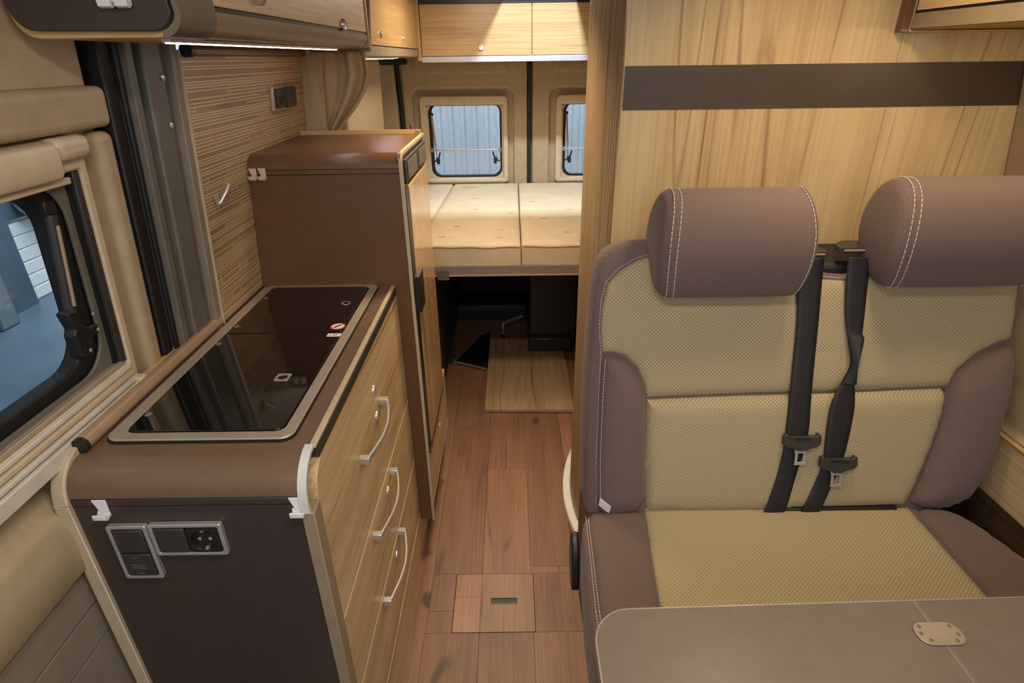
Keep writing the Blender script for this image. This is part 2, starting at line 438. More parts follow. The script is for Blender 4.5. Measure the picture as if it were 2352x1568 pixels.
# oval black cap where the rear seal meets the ceiling
MB().prism(rrect(-0.76, -0.56, 1.418, 1.45, 0.015), 3.50, 3.56, 1).build('seal_cap', 'black_rubber', wl, bev=0.004)
# wall behind the kitchen
MB().box(-0.76, -0.672, 1.175, 1.90, 0.0, 1.47).map(lean).build('kitchen_back_panel', 'body_grey', wl)

# grey door pillar with rubber seals between the sliding door and the kitchen
pil = struct('trim_1', 'grey pillar panel with black rubber seals beside the sliding door', 'trim')
MB().box(-0.78, -0.674, 0.993, 1.022, 0.0, 1.78).map(lean).build('rubber_seal', 'black_rubber', pil, bev=0.004)
MB().tube([(-0.670 - .0736, 1.027, 0.0), (-0.670, 1.027, 0.92), (-0.670 + .0688, 1.027, 1.78)], 0.005, 8).build('rubber_bead', 'black_rubber', pil, smooth=True)
MB().box(-0.70, -0.655, 1.032, 1.050, 0.0, 1.78).map(lean).build('metal_lip', 'pillar_grey', pil, bev=0.002)
MB().box(-0.74, -0.68, 1.050, 1.072, 0.0, 1.78).map(lean).build('rubber_groove', 'black_rubber', pil)
MB().box(-0.72, -0.652, 1.072, 1.128, 0.0, 1.78).map(lean).build('pillar_panel', 'pillar_grey', pil, bev=0.004)
MB().box(-0.72, -0.660, 1.128, 1.150, 0.0, 1.78).map(lean).build('pillar_recess', 'pillar_grey', pil)
MB().box(-0.72, -0.645, 1.150, 1.172, 0.0, 1.78).map(lean).build('pillar_edge', M['body_grey'], pil, bev=0.002)
for z in (1.425, 1.345): screw(pil, lean(Vector((-0.651, 1.118, z))), (1, 0, 0), 0.0055)

# sliding door
d1 = struct('door_1', 'beige sliding side door with a window, left of the kitchen', 'door')
WY0, WY1, WZ0, WZ1 = 0.06, 0.890, 0.965, 1.335     # opening in the skin
def doorbox(x0, x1, y0, y1, z0, z1, name, mat, bev=0.0): return MB().box(x0, x1, y0, y1, z0, z1).map(lean).build(name, mat, d1, bev=bev)
hole = rrect(WY0, WY1, WZ0, WZ1, 0.05); outer = rrect(-0.35, 0.985, 0.90, 1.385, 0.001)
MB().ring(outer, hole, -0.76, -0.705, 0).map(lean).build('door_skin', 'body_beige', d1)
# upper moulded band and upper field
MB().prism(rrect(-0.35, 0.990, 1.358, 1.418, 0.012), -0.76, -0.672, 0).map(lean).build('moulded_band', 'body_beige', d1, bev=0.014, seg=4)
MB().box(-0.76, -0.690, -0.35, 0.975, 1.41, 1.78).map(lean).build('upper_panel', 'body_beige', d1, bev=0.01)
# vertical hollow right of the window
MB().box(-0.76, -0.676, 0.950, 0.991, 0.5, 1.352).map(lean).build('side_rib', 'body_beige', d1, bev=0.014, seg=4)
# lower part: ledge, pocket and grooved lower trim
prof = [(-0.80, 0.905), (-0.705, 0.905), (-0.71, 0.875), (-0.675, 0.845), (-0.668, 0.80), (-0.672, 0.74), (-0.69, 0.72), (-0.80, 0.72)]
MB().prism([(a, b) for a, b in prof], -0.35, 0.985, 1).build('door_ledge', 'body_beige', d1, bev=0.008, seg=3)
MB().box(-0.80, -0.690, -0.35, 0.985, 0.655, 0.717).build('lower_panel', 'body_grey', d1, bev=0.003)
MB().box(-0.80, -0.692, -0.35, 0.985, 0.585, 0.652).build('lower_panel', 'body_grey', d1, bev=0.003)
MB().box(-0.80, -0.694, -0.35, 0.985, 0.0, 0.582).build('lower_panel', 'body_grey', d1, bev=0.003)

# window in the sliding door
w1 = struct('window_1', 'tinted hinged window in the beige sliding door', 'window')
def wl_(mb): return mb.map(lambda v: (v.x + .08 * (v.z - .92), v.y - .062, v.z))
wl_(MB().ring(rrect(0.10, 0.975, 0.925, 1.352, 0.022), rrect(0.16, 0.961, 0.975, 1.305, 0.004), -0.71, -0.680, 0)).build('window_frame', 'cream_plastic', w1, bev=0.005, seg=3)
wl_(MB().prism([(-0.71, 1.300), (-0.668, 1.300), (-0.662, 1.310), (-0.662, 1.340), (-0.670, 1.352), (-0.71, 1.354)], 0.10, 0.905, 1)).build('blind_cassette', 'cream_plastic', w1, bev=0.004)
wl_(MB().box(-0.71, -0.664, 0.905, 0.978, 1.322, 1.355)).build('cassette_end_cap', 'cream_plastic', w1, bev=0.012, seg=3)
wl_(MB().box(-0.70, -0.676, 0.16, 0.93, 1.290, 1.300)).build('blind_pull_bar', 'cream_plastic', w1, bev=0.002)
# bottom rails
for k, (z0, z1, xx, mt) in enumerate(((0.976, 0.984, -0.684, 'steel'), (0.966, 0.974, -0.676, 'sill'), (0.955, 0.964, -0.672, 'cream_plastic'), (0.944, 0.952, -0.668, 'sill'), (0.914, 0.941, -0.664, 'sill'))):
    wl_(MB().box(-0.71, xx, 0.10, 0.955, z0, z1)).build('sill_rail', mt, w1, bev=0.002)
wl_(MB().box(-0.71, -0.673, 0.10, 0.93, 0.9405, 0.9445)).build('sill_gap', 'black_rubber', w1)
wl_(MB().box(-0.71, -0.658, 0.948, 0.968, 0.922, 0.95)).build('sill_corner_cap', 'cream_plastic', w1, bev=0.004)
def wi_(mb): return mb.map(lambda v: (v.x + .08 * (v.z - .92), v.y - .037, v.z))
# right blind tracks
wi_(MB().box(-0.712, -0.684, 0.922, 0.936, 0.98, 1.305)).build('blind_track', 'dark_plastic', w1, bev=0.002)
wi_(MB().box(-0.712, -0.690, 0.914, 0.921, 0.98, 1.305)).build('track_gap', 'black_rubber', w1)
wi_(MB().ring(rrect(0.12, 0.914, 0.98, 1.312, 0.01), rrect(0.16, 0.902, 0.992, 1.296, 0.06), -0.700, -0.694, 0)).build('inner_frame', 'pillar_grey', w1, bev=0.002)
def wg_(mb): return mb.map(lambda v: (v.x + .08 * (v.z - .92), v.y - .024, v.z))
wg_(MB().ring(rrect(0.12, 0.90, 0.985, 1.308, 0.07), rrect(0.17, 0.862, 1.012, 1.285, 0.055), -0.732, -0.702, 0)).build('window_seal', 'black_rubber', w1, bev=0.006, seg=3)
wg_(MB().prism(rrect(0.13, 0.89, 0.99, 1.305, 0.06), -0.738, -0.734, 0)).build('pane', 'pane', w1)
arm = wg_(MB().tube([(-0.703, 0.868, 1.25), (-0.703, 0.852, 1.10)], 0.0085, 12)).build('stay_arm', 'dark_plastic', w1, smooth=True)
wg_(MB().tube([(-0.6935, 0.864, 1.235), (-0.6935, 0.852, 1.112)], 0.0028, 8)).build('stay_arm_rod', 'sand_rail', w1, smooth=True)
wg_(MB().box(-0.712, -0.699, 0.858, 0.882, 1.248, 1.272)).build('arm_bracket', 'black_plastic', w1, bev=0.004)
lt = wg_(MB().prism([(0.835, 1.030), (0.862, 1.024), (0.868, 1.050), (0.885, 1.052), (0.885, 1.068), (0.866, 1.070), (0.852, 1.082), (0.838, 1.110), (0.829, 1.108), (0.838, 1.078), (0.832, 1.070)], -0.710, -0.690, 0)).build('window_latch', 'black_plastic', w1, bev=0.003)
for (yy, zz) in ((0.876, 1.088), (0.878, 1.060), (0.850, 1.036)): screw(w1, lean(Vector((-0.687, yy - .024, zz))), (1, 0, 0), 0.003)

# rear doors
rd = {}
def rear_door(n, x0, x1, wx0, wx1, lab):
    d = struct('door_%d' % n, lab, 'door', (0.5 * (x0 + x1), 3.67, 0)); Y0 = 3.67
    MB().ring(rrect(x0, x1, 0.0, 1.78, 0.001), rrect(wx0 - .035, wx1 + .035, 0.765, 1.235, 0.03), Y0, Y0 + .05, 1).build('door_skin', 'body_beige', d)
    # moulded surround that stands proud of the recess
    MB().ring(rrect(x0 + .012, x1 - .006, 0.02, 1.76, 0.03), rrect(wx0 - .088, wx1 + .076, 0.62, 1.285, 0.05), Y0 - .034, Y0 + .01, 1).build('raised_skin', 'body_beige', d, bev=0.015, seg=4)
    MB().prism(rrect(wx0 - .075, wx1 + .045, 1.372, 1.60, 0.03), Y0 - .040, Y0 - .01, 1).build('pressed_panel', 'body_beige', d, bev=0.006, seg=3)
    return d
rd[2] = rear_door(2, -0.632, 0.112, -0.478, -0.050, 'left rear door with beige lining and small window above the bed')
rd[3] = rear_door(3, 0.124, 0.872, 0.325, 0.755, 'right rear door with beige lining and small window above the bed')
MB().box(0.107, 0.129, 3.628, 3.70, 0.0, 1.78).build('door_gap_seal', 'black_rubber', rd[2], bev=0.003)
MB().tube([(-0.640, 3.630, 1.44), (-0.632, 3.630, 1.2), (-0.630, 3.630, 0.7)], 0.015, 8).build('side_seal', 'black_rubber', rd[2], smooth=True)

def rear_window(n, x0, x1, lab):
    w = struct('window_%d' % n, lab, 'window', (0.5 * (x0 + x1), 3.66, 0.77)); Y = 3.655
    z0, z1 = 0.785, 1.20
    MB().ring(rrect(x0 - .048, x1 + .040, 0.750, 1.250, 0.028), rrect(x0 - .012, x1 + .012, z0 - .004, z1 + .006, 0.006), Y - .025, Y + .012, 1).build('window_frame', 'cream_plastic', w, bev=0.006, seg=3)
    MB().box(x0 - .015, x1 + .015, Y - .022, Y + .01, z1, z1 + .022).build('blind_cassette', 'cream_plastic', w, bev=0.002)
    MB().box(x0 - .012, x1 + .012, Y - .012, Y + .008, z1 - .003, z1 + .0).build('cassette_gap', 'black_rubber', w)
    MB().box(x0 - .03, x1 + .03, Y - .034, Y + .0, 0.762, 0.772).build('sill_rail', 'cream_plastic', w, bev=0.002)
    MB().ring(rrect(x0 - .018, x1 + .018, z0 - .01, z1 + .012, 0.004), rrect(x0 - .004, x1 + .004, z0 - .002, z1 + .01, 0.055), Y + .0, Y + .018, 1).build('inner_frame', 'cream_plastic', w, bev=0.002)
    MB().ring(rrect(x0 - .012, x1 + .012, z0 - .008, z1 + .02, 0.055), rrect(x0 + .014, x1 - .008, z0 + .010, z1 + .004, 0.048), Y + .020, Y + .04, 1).build('window_seal', 'black_rubber', w, bev=0.004)
    MB().prism(rrect(x0, x1, z0, z1 + .01, 0.05), Y + .045, Y + .048, 1).build('pane', 'pane', w)
    zb = 0.947
    MB().tube([(x0 + .01, Y + .004, zb), (x1 - .01, Y + .004, zb)], 0.004, 8).build('blind_bar', M['steel'], w, smooth=True)
    for xx in (x0 + .004, x1 - .010): MB().box(xx - .009, xx + .009, Y - .004, Y + .012, zb - .012, zb + .012).build('bar_end', 'fascia', w, bev=0.002)
    MB().box(x0 + .0, x0 + .026, Y + .002, Y + .018, 1.142, 1.158).build('arm_bracket', 'black_plastic', w, bev=0.003)
    MB().tube([(x0 + .016, Y + .008, 1.145), (x0 + .028, Y + .008, 0.965)], 0.0062, 10).build('stay_arm', 'sand_rail', w, smooth=True)
    MB().tube([(x0 + .028, Y + .008, 0.965), (x0 + .032, Y + .008, 0.905)], 0.002, 6).build('stay_arm_rod', 'black_plastic', w, smooth=True)
    for sx, xa in ((1, x0), (-1, x1)):
        P = [(0.012, 0.876), (0.030, 0.880), (0.034, 0.864), (0.050, 0.864), (0.052, 0.886), (0.049, 0.900), (0.058, 0.925), (0.058, 0.936), (0.052, 0.937), (0.042, 0.905), (0.030, 0.902), (0.026, 0.886), (0.012, 0.886)]
        MB().prism([(xa + sx * (a - .002), b) for a, b in P], Y + .0, Y + .014, 1).build('window_latch', 'black_plastic', w, bev=0.002)
    return w
rear_window(2, -0.478, -0.050, 'small window in the left rear door, white cladding behind')
rear_window(3, 0.325, 0.755, 'small window in the right rear door, half hidden by the shower wall')

# right wall of the body
wr = struct('wall_right', 'beige right side wall lining behind the bench', 'wall')
prof = [(1.30, 0.655), (1.135, 0.655), (1.150, 0.67), (1.150, 0.90), (1.147, 0.95), (1.138, 1.17), (1.110, 1.34), (1.075, 1.52), (1.05, 1.78), (1.30, 1.78)]
MB().prism(prof, -0.3, 1.35, 1).build('body_panel', 'body_beige', wr, bev=0.006)
MB().box(1.131, 1.20, -0.3, 1.35, 0.50, 0.652).build('wood_side_panel', 'oak_y', wr, bev=0.001)
MB().box(1.125, 1.21, -0.3, 1.35, 0.652, 0.655).build('wood_side_edge', 'oak_edge', wr)
MB().box(1.129, 1.21, -0.3, 1.35, 0.0, 0.50).build('lower_lining', 'oak_dark', wr)
MB().box(1.13, 1.30, 1.40, 3.67, 0.0, 1.78).build('body_panel_rear', 'body_beige', wr)

ce = struct('ceiling', 'beige ceiling lining, above the frame', 'ceiling')
for (x0, x1, y0, y1) in ((-0.84, 0.012, -0.3, 3.72), (0.313, 1.3, -0.3, 3.72), (0.012, 0.313, -0.3, 2.55), (0.012, 0.313, 3.09, 3.72)):
    MB().box(x0, x1, y0, y1, 1.76, 1.80).build('ceiling_panel', 'body_beige', ce)

# partition behind the bench
YP = 1.35
pt = struct('wall_centre', 'pale oak partition wall behind the bench with a dark horizontal band', 'wall')
MB().box(0.245, 1.30, YP, YP + .02, 0.0, 1.78).build('partition_board', 'oak_v', pt)
MB().box(0.247, 1.30, YP - .0015, YP + .01, 1.343, 1.430).build('dark_band', flat('dark_band_laminate', (68, 56, 46), 0.4), pt)
# bathroom side wall behind the tambour
MB().box(0.32, 0.34, 2.14, 2.30, 0.0, 1.78).build('bathroom_end_board', 'oak_v', pt)

# curved tambour door
tb = thing('tambour_door', 'curved ribbed oak roller door of the shower, beside the bench', 'door', (0.22, 1.6, 0))
cx, cy, RR = 0.90, 1.62, 0.690
a0 = math.atan2(1.374 - cy, 0.2165 - cx)
def tpos(a, r=RR): return (cx + r * math.cos(a), cy + r * math.sin(a))
angs = []; a = math.radians(180 + 20.4)
k = 0
while a > math.radians(180 - 44):
    p = tpos(a); q = tpos(a - 0.0185)
    m = Vector(((p[0] + q[0]) / 2, (p[1] + q[1]) / 2)); t = (Vector(q) - Vector(p)).normalized(); nrm = Vector((t.y, -t.x))
    if nrm.x > 0: nrm = -nrm
    pr = []
    for (s_, h) in ((-.0058, 0), (-.0052, .0030), (-.002, .0046), (.002, .0046), (.0052, .0030), (.0058, 0), (.0058, -.006), (-.0058, -.006)):
        pr.append(tuple(m + t * s_ + nrm * h))
    MB().prism(pr, 0.03, 1.70, 2).build('slat', 'slat', tb, smooth=True)
    a -= 0.0185; k += 1
# shower tray rim, white, with drain ribs inside
st = thing('shower_tray', 'white curved shower tray rim on the floor at the tambour door', 'shower tray', (0.22, 1.6, 0))
R1, R2 = 0.722, 0.694
pa = [(cx + R1 * math.cos(math.radians(d)), cy + R1 * math.sin(math.radians(d))) for d in range(203, 140, -3)]
pb = [(cx + R2 * math.cos(math.radians(d)), cy + R2 * math.sin(math.radians(d))) for d in range(140, 204, 3)]
MB().prism(pa + pb, 0.0, 0.030, 2).build('rim', 'tray_white', st, bev=0.006, seg=3)
pc = [(cx + .50 * math.cos(math.radians(d)), cy + .50 * math.sin(math.radians(d))) for d in range(140, 204, 3)]
MB().prism([(cx + R2 * math.cos(math.radians(d)), cy + R2 * math.sin(math.radians(d))) for d in range(203, 140, -3)] + pc, 0.0, 0.014, 2).build('tray_floor', 'tray_white', st)
for d in range(152, 202, 3):
    c_, s_ = math.cos(math.radians(d)), math.sin(math.radians(d))
    MB().box(-.003, .003, -.003, .003, 0.014, 0.020).map(lambda v: (cx + (R2 - .012) * c_ + v.x, cy + (R2 - .012) * s_ + v.y, v.z)).build('rib', 'body_grey', st)

# ================================================================== OUTSIDE
hf = MB().box(-12, 12, -6, 14, -0.60, -0.55).build('hall_floor', 'hall_floor'); hf['kind'] = 'structure'; tag(hf, 'blue grey painted hall floor outside the van', 'floor')
for (p, q) in (((-2.39, 3.02), (-3.30, 4.72)), ((-2.47, 2.95), (-3.40, 4.66)), ((-1.90, 2.18), (-2.72, 3.72)), ((-1.96, 2.12), (-2.79, 3.66))):
    a = Vector(p); b = Vector(q); t = (b - a).normalized(); nn = Vector((-t.y, t.x)) * .016
    MB().add([(*(a + nn), -.55), (*(a - nn), -.55), (*(b - nn), -.55), (*(b + nn), -.55), (*(a + nn), -.547), (*(a - nn), -.547), (*(b - nn), -.547), (*(b + nn), -.547)],
             [(0, 1, 2, 3), (4, 5, 6, 7), (0, 1, 5, 4), (1, 2, 6, 5), (2, 3, 7, 6), (3, 0, 4, 7)]).build('floor_line', 'hall_line', hf)
hw = struct('hall_wall_left', 'dark blue grey hall wall with ribs seen through the side window', 'wall', (-4.4, 4, -0.55))
MB().box(-4.6, -4.4, -2, 4.99, -0.55, 4.0).build('wall_board', 'hall_wall', hw)
MB().box(-4.6, -4.4, 6.35, 12, -0.55, 4.0).build('wall_board', 'hall_wall', hw)
for y in (2.2, 2.9, 3.5, 3.95, 4.34): MB().box(-4.42, -4.22, y, y + .20, -0.55, 3.2).build('rib', 'hall_rib', hw, bev=0.02)
wd = thing('roller_shutter', 'tall white shutter door between dark hall walls, through the side window', 'door', (-4.5, 5.8, -0.55))
MB().box(-4.56, -4.45, 4.991, 6.349, 0.20, 4.0).build('shutter_box', 'hall_wall', wd)
for i in range(6): MB().box(-4.52, -4.47, 4.992, 6.348, -0.55 + i * .12, -0.435 + i * .12).build('slat', 'white_door', wd, bev=0.01, seg=1)
fn = thing('hall_lamp', 'round white lamp housing above the white shutter, seen through the side window', 'lamp', (-4.44, 5.34, 0.4))
MB().lathe((-4.44, 5.34, 0.40), (1, -.2, -.3), [(0.02, 0), (0.17, .01), (0.19, .08), (0.19, .16), (0.15, .22), (0.14, .20), (0.01, .20)], 28).build('housing', 'hall_white', fn, smooth=True)
MB().lathe((-4.36, 5.32, 0.37), (1, -.2, -.3), [(0.12, .12), (0.12, .17), (0.06, .19), (0.01, .19)], 24).build('lamp_glass', 'white_door', fn, smooth=True)
hr = struct('hall_wall_rear', 'pale corrugated metal cladding seen through the rear windows', 'wall', (0.3, 6.4, -0.55))
MB().box(-5, 6, 6.45, 6.6, -0.55, 5).build('wall_board', 'hall_white', hr)
for i in range(46):
    x = -2.6 + i * .125
    MB().prism([(x, 6.45), (x + .02, 6.425), (x + .075, 6.425), (x + .095, 6.45)], -0.55, 4.6, 2).build('corrugation', 'hall_white', hr)
MB().tube([(0.05, 6.40, 1.36), (0.30, 6.40, 1.12)], 0.012, 6).build('diagonal_cable', 'hall_wall', hr)

# ================================================================== KITCHEN
KX, KY = -0.30, 0.66
kc = thing('kitchen_cabinet', 'kitchen block with shaded brown end panel and three oak drawers', 'cabinet', (-0.48, 1.03, 0))
MB().box(-0.655, -0.318, KY + .004, 1.40, 0.0, 0.86).build('body', 'brown_shaded', kc)
MB().box(-0.655, -0.312, KY, KY + .006, 0.0, 0.859).build('end_panel', 'brown_shaded', kc)
MB().box(-0.655, -0.312, KY - .001, KY + .006, 0.8605, 0.8725).build('end_strip', 'brown_shaded', kc, bev=0.001)
# left side board, rounded near top corner, oak edge
poly = [(KY - .006, 0.0), (KY - .006, 0.865)] + arc(KY + .064, 0.865, 0.07, 180, 90, 8) + [(1.40, 0.935), (1.40, 0.0)]
MB().prism(poly, -0.678, -0.656, 0).build('side_board', 'cream_edge', kc, bev=0.003)
MB().box(-0.6795, -0.664, 0.74, 1.165, 0.935, 0.938).build('oak_edge', 'oak_edge', kc)
# front corner edging: silver grey profile following the rounded corner
def band(path, x0, x1, t, name, mat, parent, bev=0.0):
    mb = MB(); P = [Vector(p) for p in path]; n = len(P); vs = []
    for i in range(n):
        d = (P[min(i + 1, n - 1)] - P[max(i - 1, 0)]).normalized(); nn = Vector((-d.y, d.x))
        for (x, h) in ((x0, 0), (x1, 0), (x1, t), (x0, t)):
            q = P[i] + nn * h; vs.append((x, q.x, q.y))
    fs = [(i * 4 + k, i * 4 + (k + 1) % 4, i * 4 + 4 + (k + 1) % 4, i * 4 + 4 + k) for i in range(n - 1) for k in range(4)] + [(0, 1, 2, 3), (n * 4 - 4, n * 4 - 3, n * 4 - 2, n * 4 - 1)]
    return mb.add(vs, fs).build(name, mat, parent, bev=bev)
band([(KY - .004, 0.0), (KY - .004, 0.845)], -0.318, -0.298, -0.03, 'corner_edging', 'fascia', kc, 0.002)
band([(KY - .006, 0.845), (KY - .006, 0.865)] + arc(KY + .056, 0.865, 0.062, 180, 90, 8), -0.317, -0.3035, -0.006, 'corner_cap', flat('pale_grey_cap', (204, 204, 198), 0.4), kc, 0.0015)
MB().box(-0.312, -0.3015, 0.716, 1.398, 0.918, 0.9255).build('front_edging', 'cream_edge', kc, bev=0.002)
MB().box(-0.316, -0.300, 0.72, 1.398, 0.900, 0.917).build('dark_rail', 'dark_plastic', kc)  # dark grey strip below the pale edging
# drawer fronts
def drawer(z0, z1, r, kh, lk, lab=None):
    d = MB().prism([(0.688, z0), (1.398, z0), (1.398, z1)] + (arc(0.688 + r, z1 - r, r, 90, 180, 6) if r else [(0.688, z1)]), -0.318, KX, 0).build('drawer', M['oak_y'], kc)
    MB().box(-0.316, KX + .0006, 0.688, 1.398, z0 - .0034, z0 - .0002).build('drawer_edge', M['pale_edge'], d)
    y0, y1, zz = kh
    P = [(-0.299, y0, zz), (-0.280, y0 + .004, zz)]
    n = 12; pts = []
    for i in range(n + 1):
        t = i / n; pts.append((-0.282 + 0.017 * math.sin(PI * t), y0 + (y1 - y0) * t, zz + .010 * (t - .5)))
    mb = MB(); vs = []; 
    for p in pts:
        for (dx, dz) in ((-.0025, -.006), (.0025, -.006), (.0025, .006), (-.0025, .006)): vs.append((p[0] + dx, p[1], p[2] + dz))
    mb.add(vs, [(i * 4 + k, i * 4 + (k + 1) % 4, i * 4 + 4 + (k + 1) % 4, i * 4 + 4 + k) for i in range(n) for k in range(4)] + [(0, 1, 2, 3), (n * 4, n * 4 + 1, n * 4 + 2, n * 4 + 3)])
    mb.box(-0.300, -0.280, y0 - .006, y0 + .008, zz - .015, zz - .001).box(-0.300, -0.280, y1 - .008, y1 + .006, zz - .001, zz + .013)
    mb.build('handle', 'chrome', d, bev=0.001)
    for (ly, lz) in lk:
        MB().lathe((KX, ly, lz), (1, 0, 0), [(0.0115, 0), (0.0115, .002), (0.009, .0045), (0.007, .0035), (0.0005, .0035)], 18).build('push_lock', 'chrome', d, smooth=True)
drawer(0.576, 0.900, 0.05, (0.905, 1.100, 0.757), [(1.066, 0.811), (1.062, 0.747)])
drawer(0.364, 0.5725, 0, (0.912, 1.108, 0.552), [(1.071, 0.530)])
drawer(0.152, 0.3605, 0, (0.910, 1.112, 0.355), [(1.070, 0.323)])
MB().box(-0.318, KX - .001, 0.668, 1.399, 0.0, 0.147).build('plinth', 'oak_y', kc)

wt = thing('worktop', 'brown worktop with a rounded front roll on the kitchen block', 'worktop', (-0.48, 1.03, 0.86))
poly = [(KY, 0.874)] + arc(KY + .047, 0.874, 0.047, 180, 90, 10)[1:] + [(1.40, 0.921), (1.40, 0.875), (0.70, 0.875)]
MB().prism([(a, b) for a, b in poly], -0.6555, -0.3145, 0).build('top_board', 'worktop', wt, smooth=True)
rl = tag(MB().tube([(-0.652, 0.715, 0.934), (-0.652, 1.398, 0.934)], 0.0125, 16).build('worktop_rail', 'sand_rail', smooth=True), 'bronze coloured round rail along the wall edge of the worktop', 'rail')
MB().tube([(-0.652, 0.708, 0.933), (-0.652, 0.7149, 0.933)], 0.0128, 16).build('end_cap', 'black_plastic', rl, smooth=True)

# hob and sink unit
hb = thing('hob_sink_unit', 'built-in hob and sink with two dark glass lids on the worktop', 'cooker', (-0.49, 1.07, 0.921))
MB().prism(rrect(-0.637, -0.341, 0.729, 1.405, 0.022), 0.9212, 0.9235, 2).build('gasket', 'black_rubber', hb)
MB().ring(rrect(-0.635, -0.343, 0.732, 1.402, 0.020), rrect(-0.613, -0.362, 0.751, 1.386, 0.016), 0.9237, 0.9275, 2).build('frame', 'steel', hb, bev=0.0012)
MB().prism(rrect(-0.612, -0.363, 0.752, 1.385, 0.015), 0.9237, 0.9245, 2).build('basin_shadow', 'black_plastic', hb)
MB().prism(rrect(-0.611, -0.364, 0.753, 1.1085, 0.014, rs=(.006, .006, .014, .014)), 0.9248, 0.9288, 2).build('glass_lid', 'black_glass', hb, bev=0.0008)
MB().prism(rrect(-0.611, -0.364, 1.1115, 1.384, 0.014, rs=(.014, .014, .006, .006)), 0.9248, 0.9288, 2).build('glass_lid', 'black_glass', hb, bev=0.0008)
for (x, y) in ((-0.601, 0.80), (-0.603, 1.06), (-0.602, 1.145), (-0.600, 1.31)):
    MB().lathe((x, y, 0.9288), (0, 0, 1), [(0.006, 0), (0.006, .001), (0.004, .0028), (0.0004, .003)], 14).build('lid_screw', 'pillar_grey', hb, smooth=True)
MB().lathe((-0.395, 1.272, 0.9288), (0, 0, 1), [(0.0075, 0), (0.0105, 0), (0.0105, .0012), (0.0075, .0012), (0.0075, 0)], 20).build('finger_hole', 'steel', hb)
bk_ = MB().ring(rrect(-0.434, -0.408, 0.905, 0.931, 0.003), rrect(-0.430, -0.412, 0.909, 0.927, 0.0089), 0.9288, 0.9300, 2).build('lid_catch', 'steel', hb)
MB().lathe((-0.379, 1.140, 0.9288), (0, 0, 1), [(0.0165, 0), (0.0165, .0003)], 24).build('round_sticker', 'red', hb)
MB().lathe((-0.379, 1.140, 0.9291), (0, 0, 1), [(0.0130, 0), (0.0130, .0003)], 24).build('sticker_face', 'sticker', hb)
MB().prism([(-0.388, 1.134), (-0.384, 1.131), (-0.377, 1.138), (-0.370, 1.148), (-0.373, 1.150), (-0.380, 1.144)], 0.9294, 0.9296, 2).build('sticker_sign', 'dark_plastic', hb)
MB().box(-0.390, -0.361, 1.0890, 1.1040, 0.9288, 0.9291).build('label_sticker', 'sticker', hb)
MB().box(-0.386, -0.381, 1.0925, 1.1005, 0.9291, 0.9293).build('label_print', 'yellow', hb)
MB().ring(rrect(-0.378, -0.370, 1.0925, 1.1005, .002), rrect(-0.3765, -0.3715, 1.094, 1.099, .001), 0.9291, 0.9293, 2).build('label_print', 'violet', hb)

# switches on the kitchen end
def module(x0, x1, z0, z1, parent, y=KY): return MB().box(x0, x1, y - .011, y - .004, z0, z1).build('rocker', 'dark_plastic', parent, bev=0.002)
sp = thing('light_switch', 'upright chrome framed double switch on the dark kitchen end', 'switch', (-0.582, KY, 0.77))
MB().ring(rrect(-0.613, -0.553, 0.720, 0.828, 0.004), rrect(-0.607, -0.559, 0.726, 0.822, 0.002), KY - .009, KY - .0005, 1).build('frame', 'chrome', sp, bev=0.001)
MB().box(-0.607, -0.559, KY - .004, KY - .0008, 0.726, 0.822).build('back_plate', 'black_plastic', sp)
module(-0.6055, -0.5605, 0.776, 0.8205, sp)
rk = module(-0.6055, -0.5605, 0.7275, 0.7725, sp)
for k in range(3): MB().ring(rrect(-0.594 + k * .0075, -0.588 + k * .0075, 0.745 - k * .001, 0.753 - k * .001, .001), rrect(-0.593 + k * .0075, -0.589 + k * .0075, 0.7462 - k * .001, 0.7518 - k * .001, .0005), KY - .0114, KY - .0109, 1).build('symbol', 'pillar_grey', rk)
for zz in (0.733, 0.7655): MB().box(-0.587, -0.579, KY - .0114, KY - .0109, zz, zz + .001).build('symbol', 'pillar_grey', rk)
sq = thing('power_socket', 'level chrome frame with switch and power socket on the kitchen end', 'socket', (-0.494, KY, 0.80))
MB().ring(rrect(-0.5505, -0.440, 0.768, 0.830, 0.004), rrect(-0.544, -0.4465, 0.774, 0.824, 0.002), KY - .009, KY - .0005, 1).build('frame', 'chrome', sq, bev=0.001)
MB().box(-0.544, -0.4465, KY - .004, KY - .0008, 0.774, 0.824).build('back_plate', 'black_plastic', sq)
module(-0.5425, -0.4970, 0.7755, 0.8225, sq)
MB().ring([(-0.4710 + .0235 * max(-1, min(1, 1.35 * math.cos(2 * PI * k / 32))), 0.799 + .0235 * max(-1, min(1, 1.35 * math.sin(2 * PI * k / 32)))) for k in range(32)],
          [(-0.4710 + .0195 * math.cos(2 * PI * k / 32), 0.799 + .0195 * math.sin(2 * PI * k / 32)) for k in range(32)], KY - .010, KY - .003, 1).build('socket_rim', 'black_plastic', sq, bev=0.0006)
for dx in (-.008, .008): MB().lathe((-0.471 + dx, KY - .005, 0.799), (0, -1, 0), [(0.003, 0), (0.003, .0012), (0.0015, .0012)], 10).build('socket_pin', 'chrome', sq)
for dz in (-.018, .018): MB().box(-0.4735, -0.4685, KY - .009, KY - .004, 0.799 + dz - .002, 0.799 + dz + .002).build('earth_contact', 'chrome', sq)

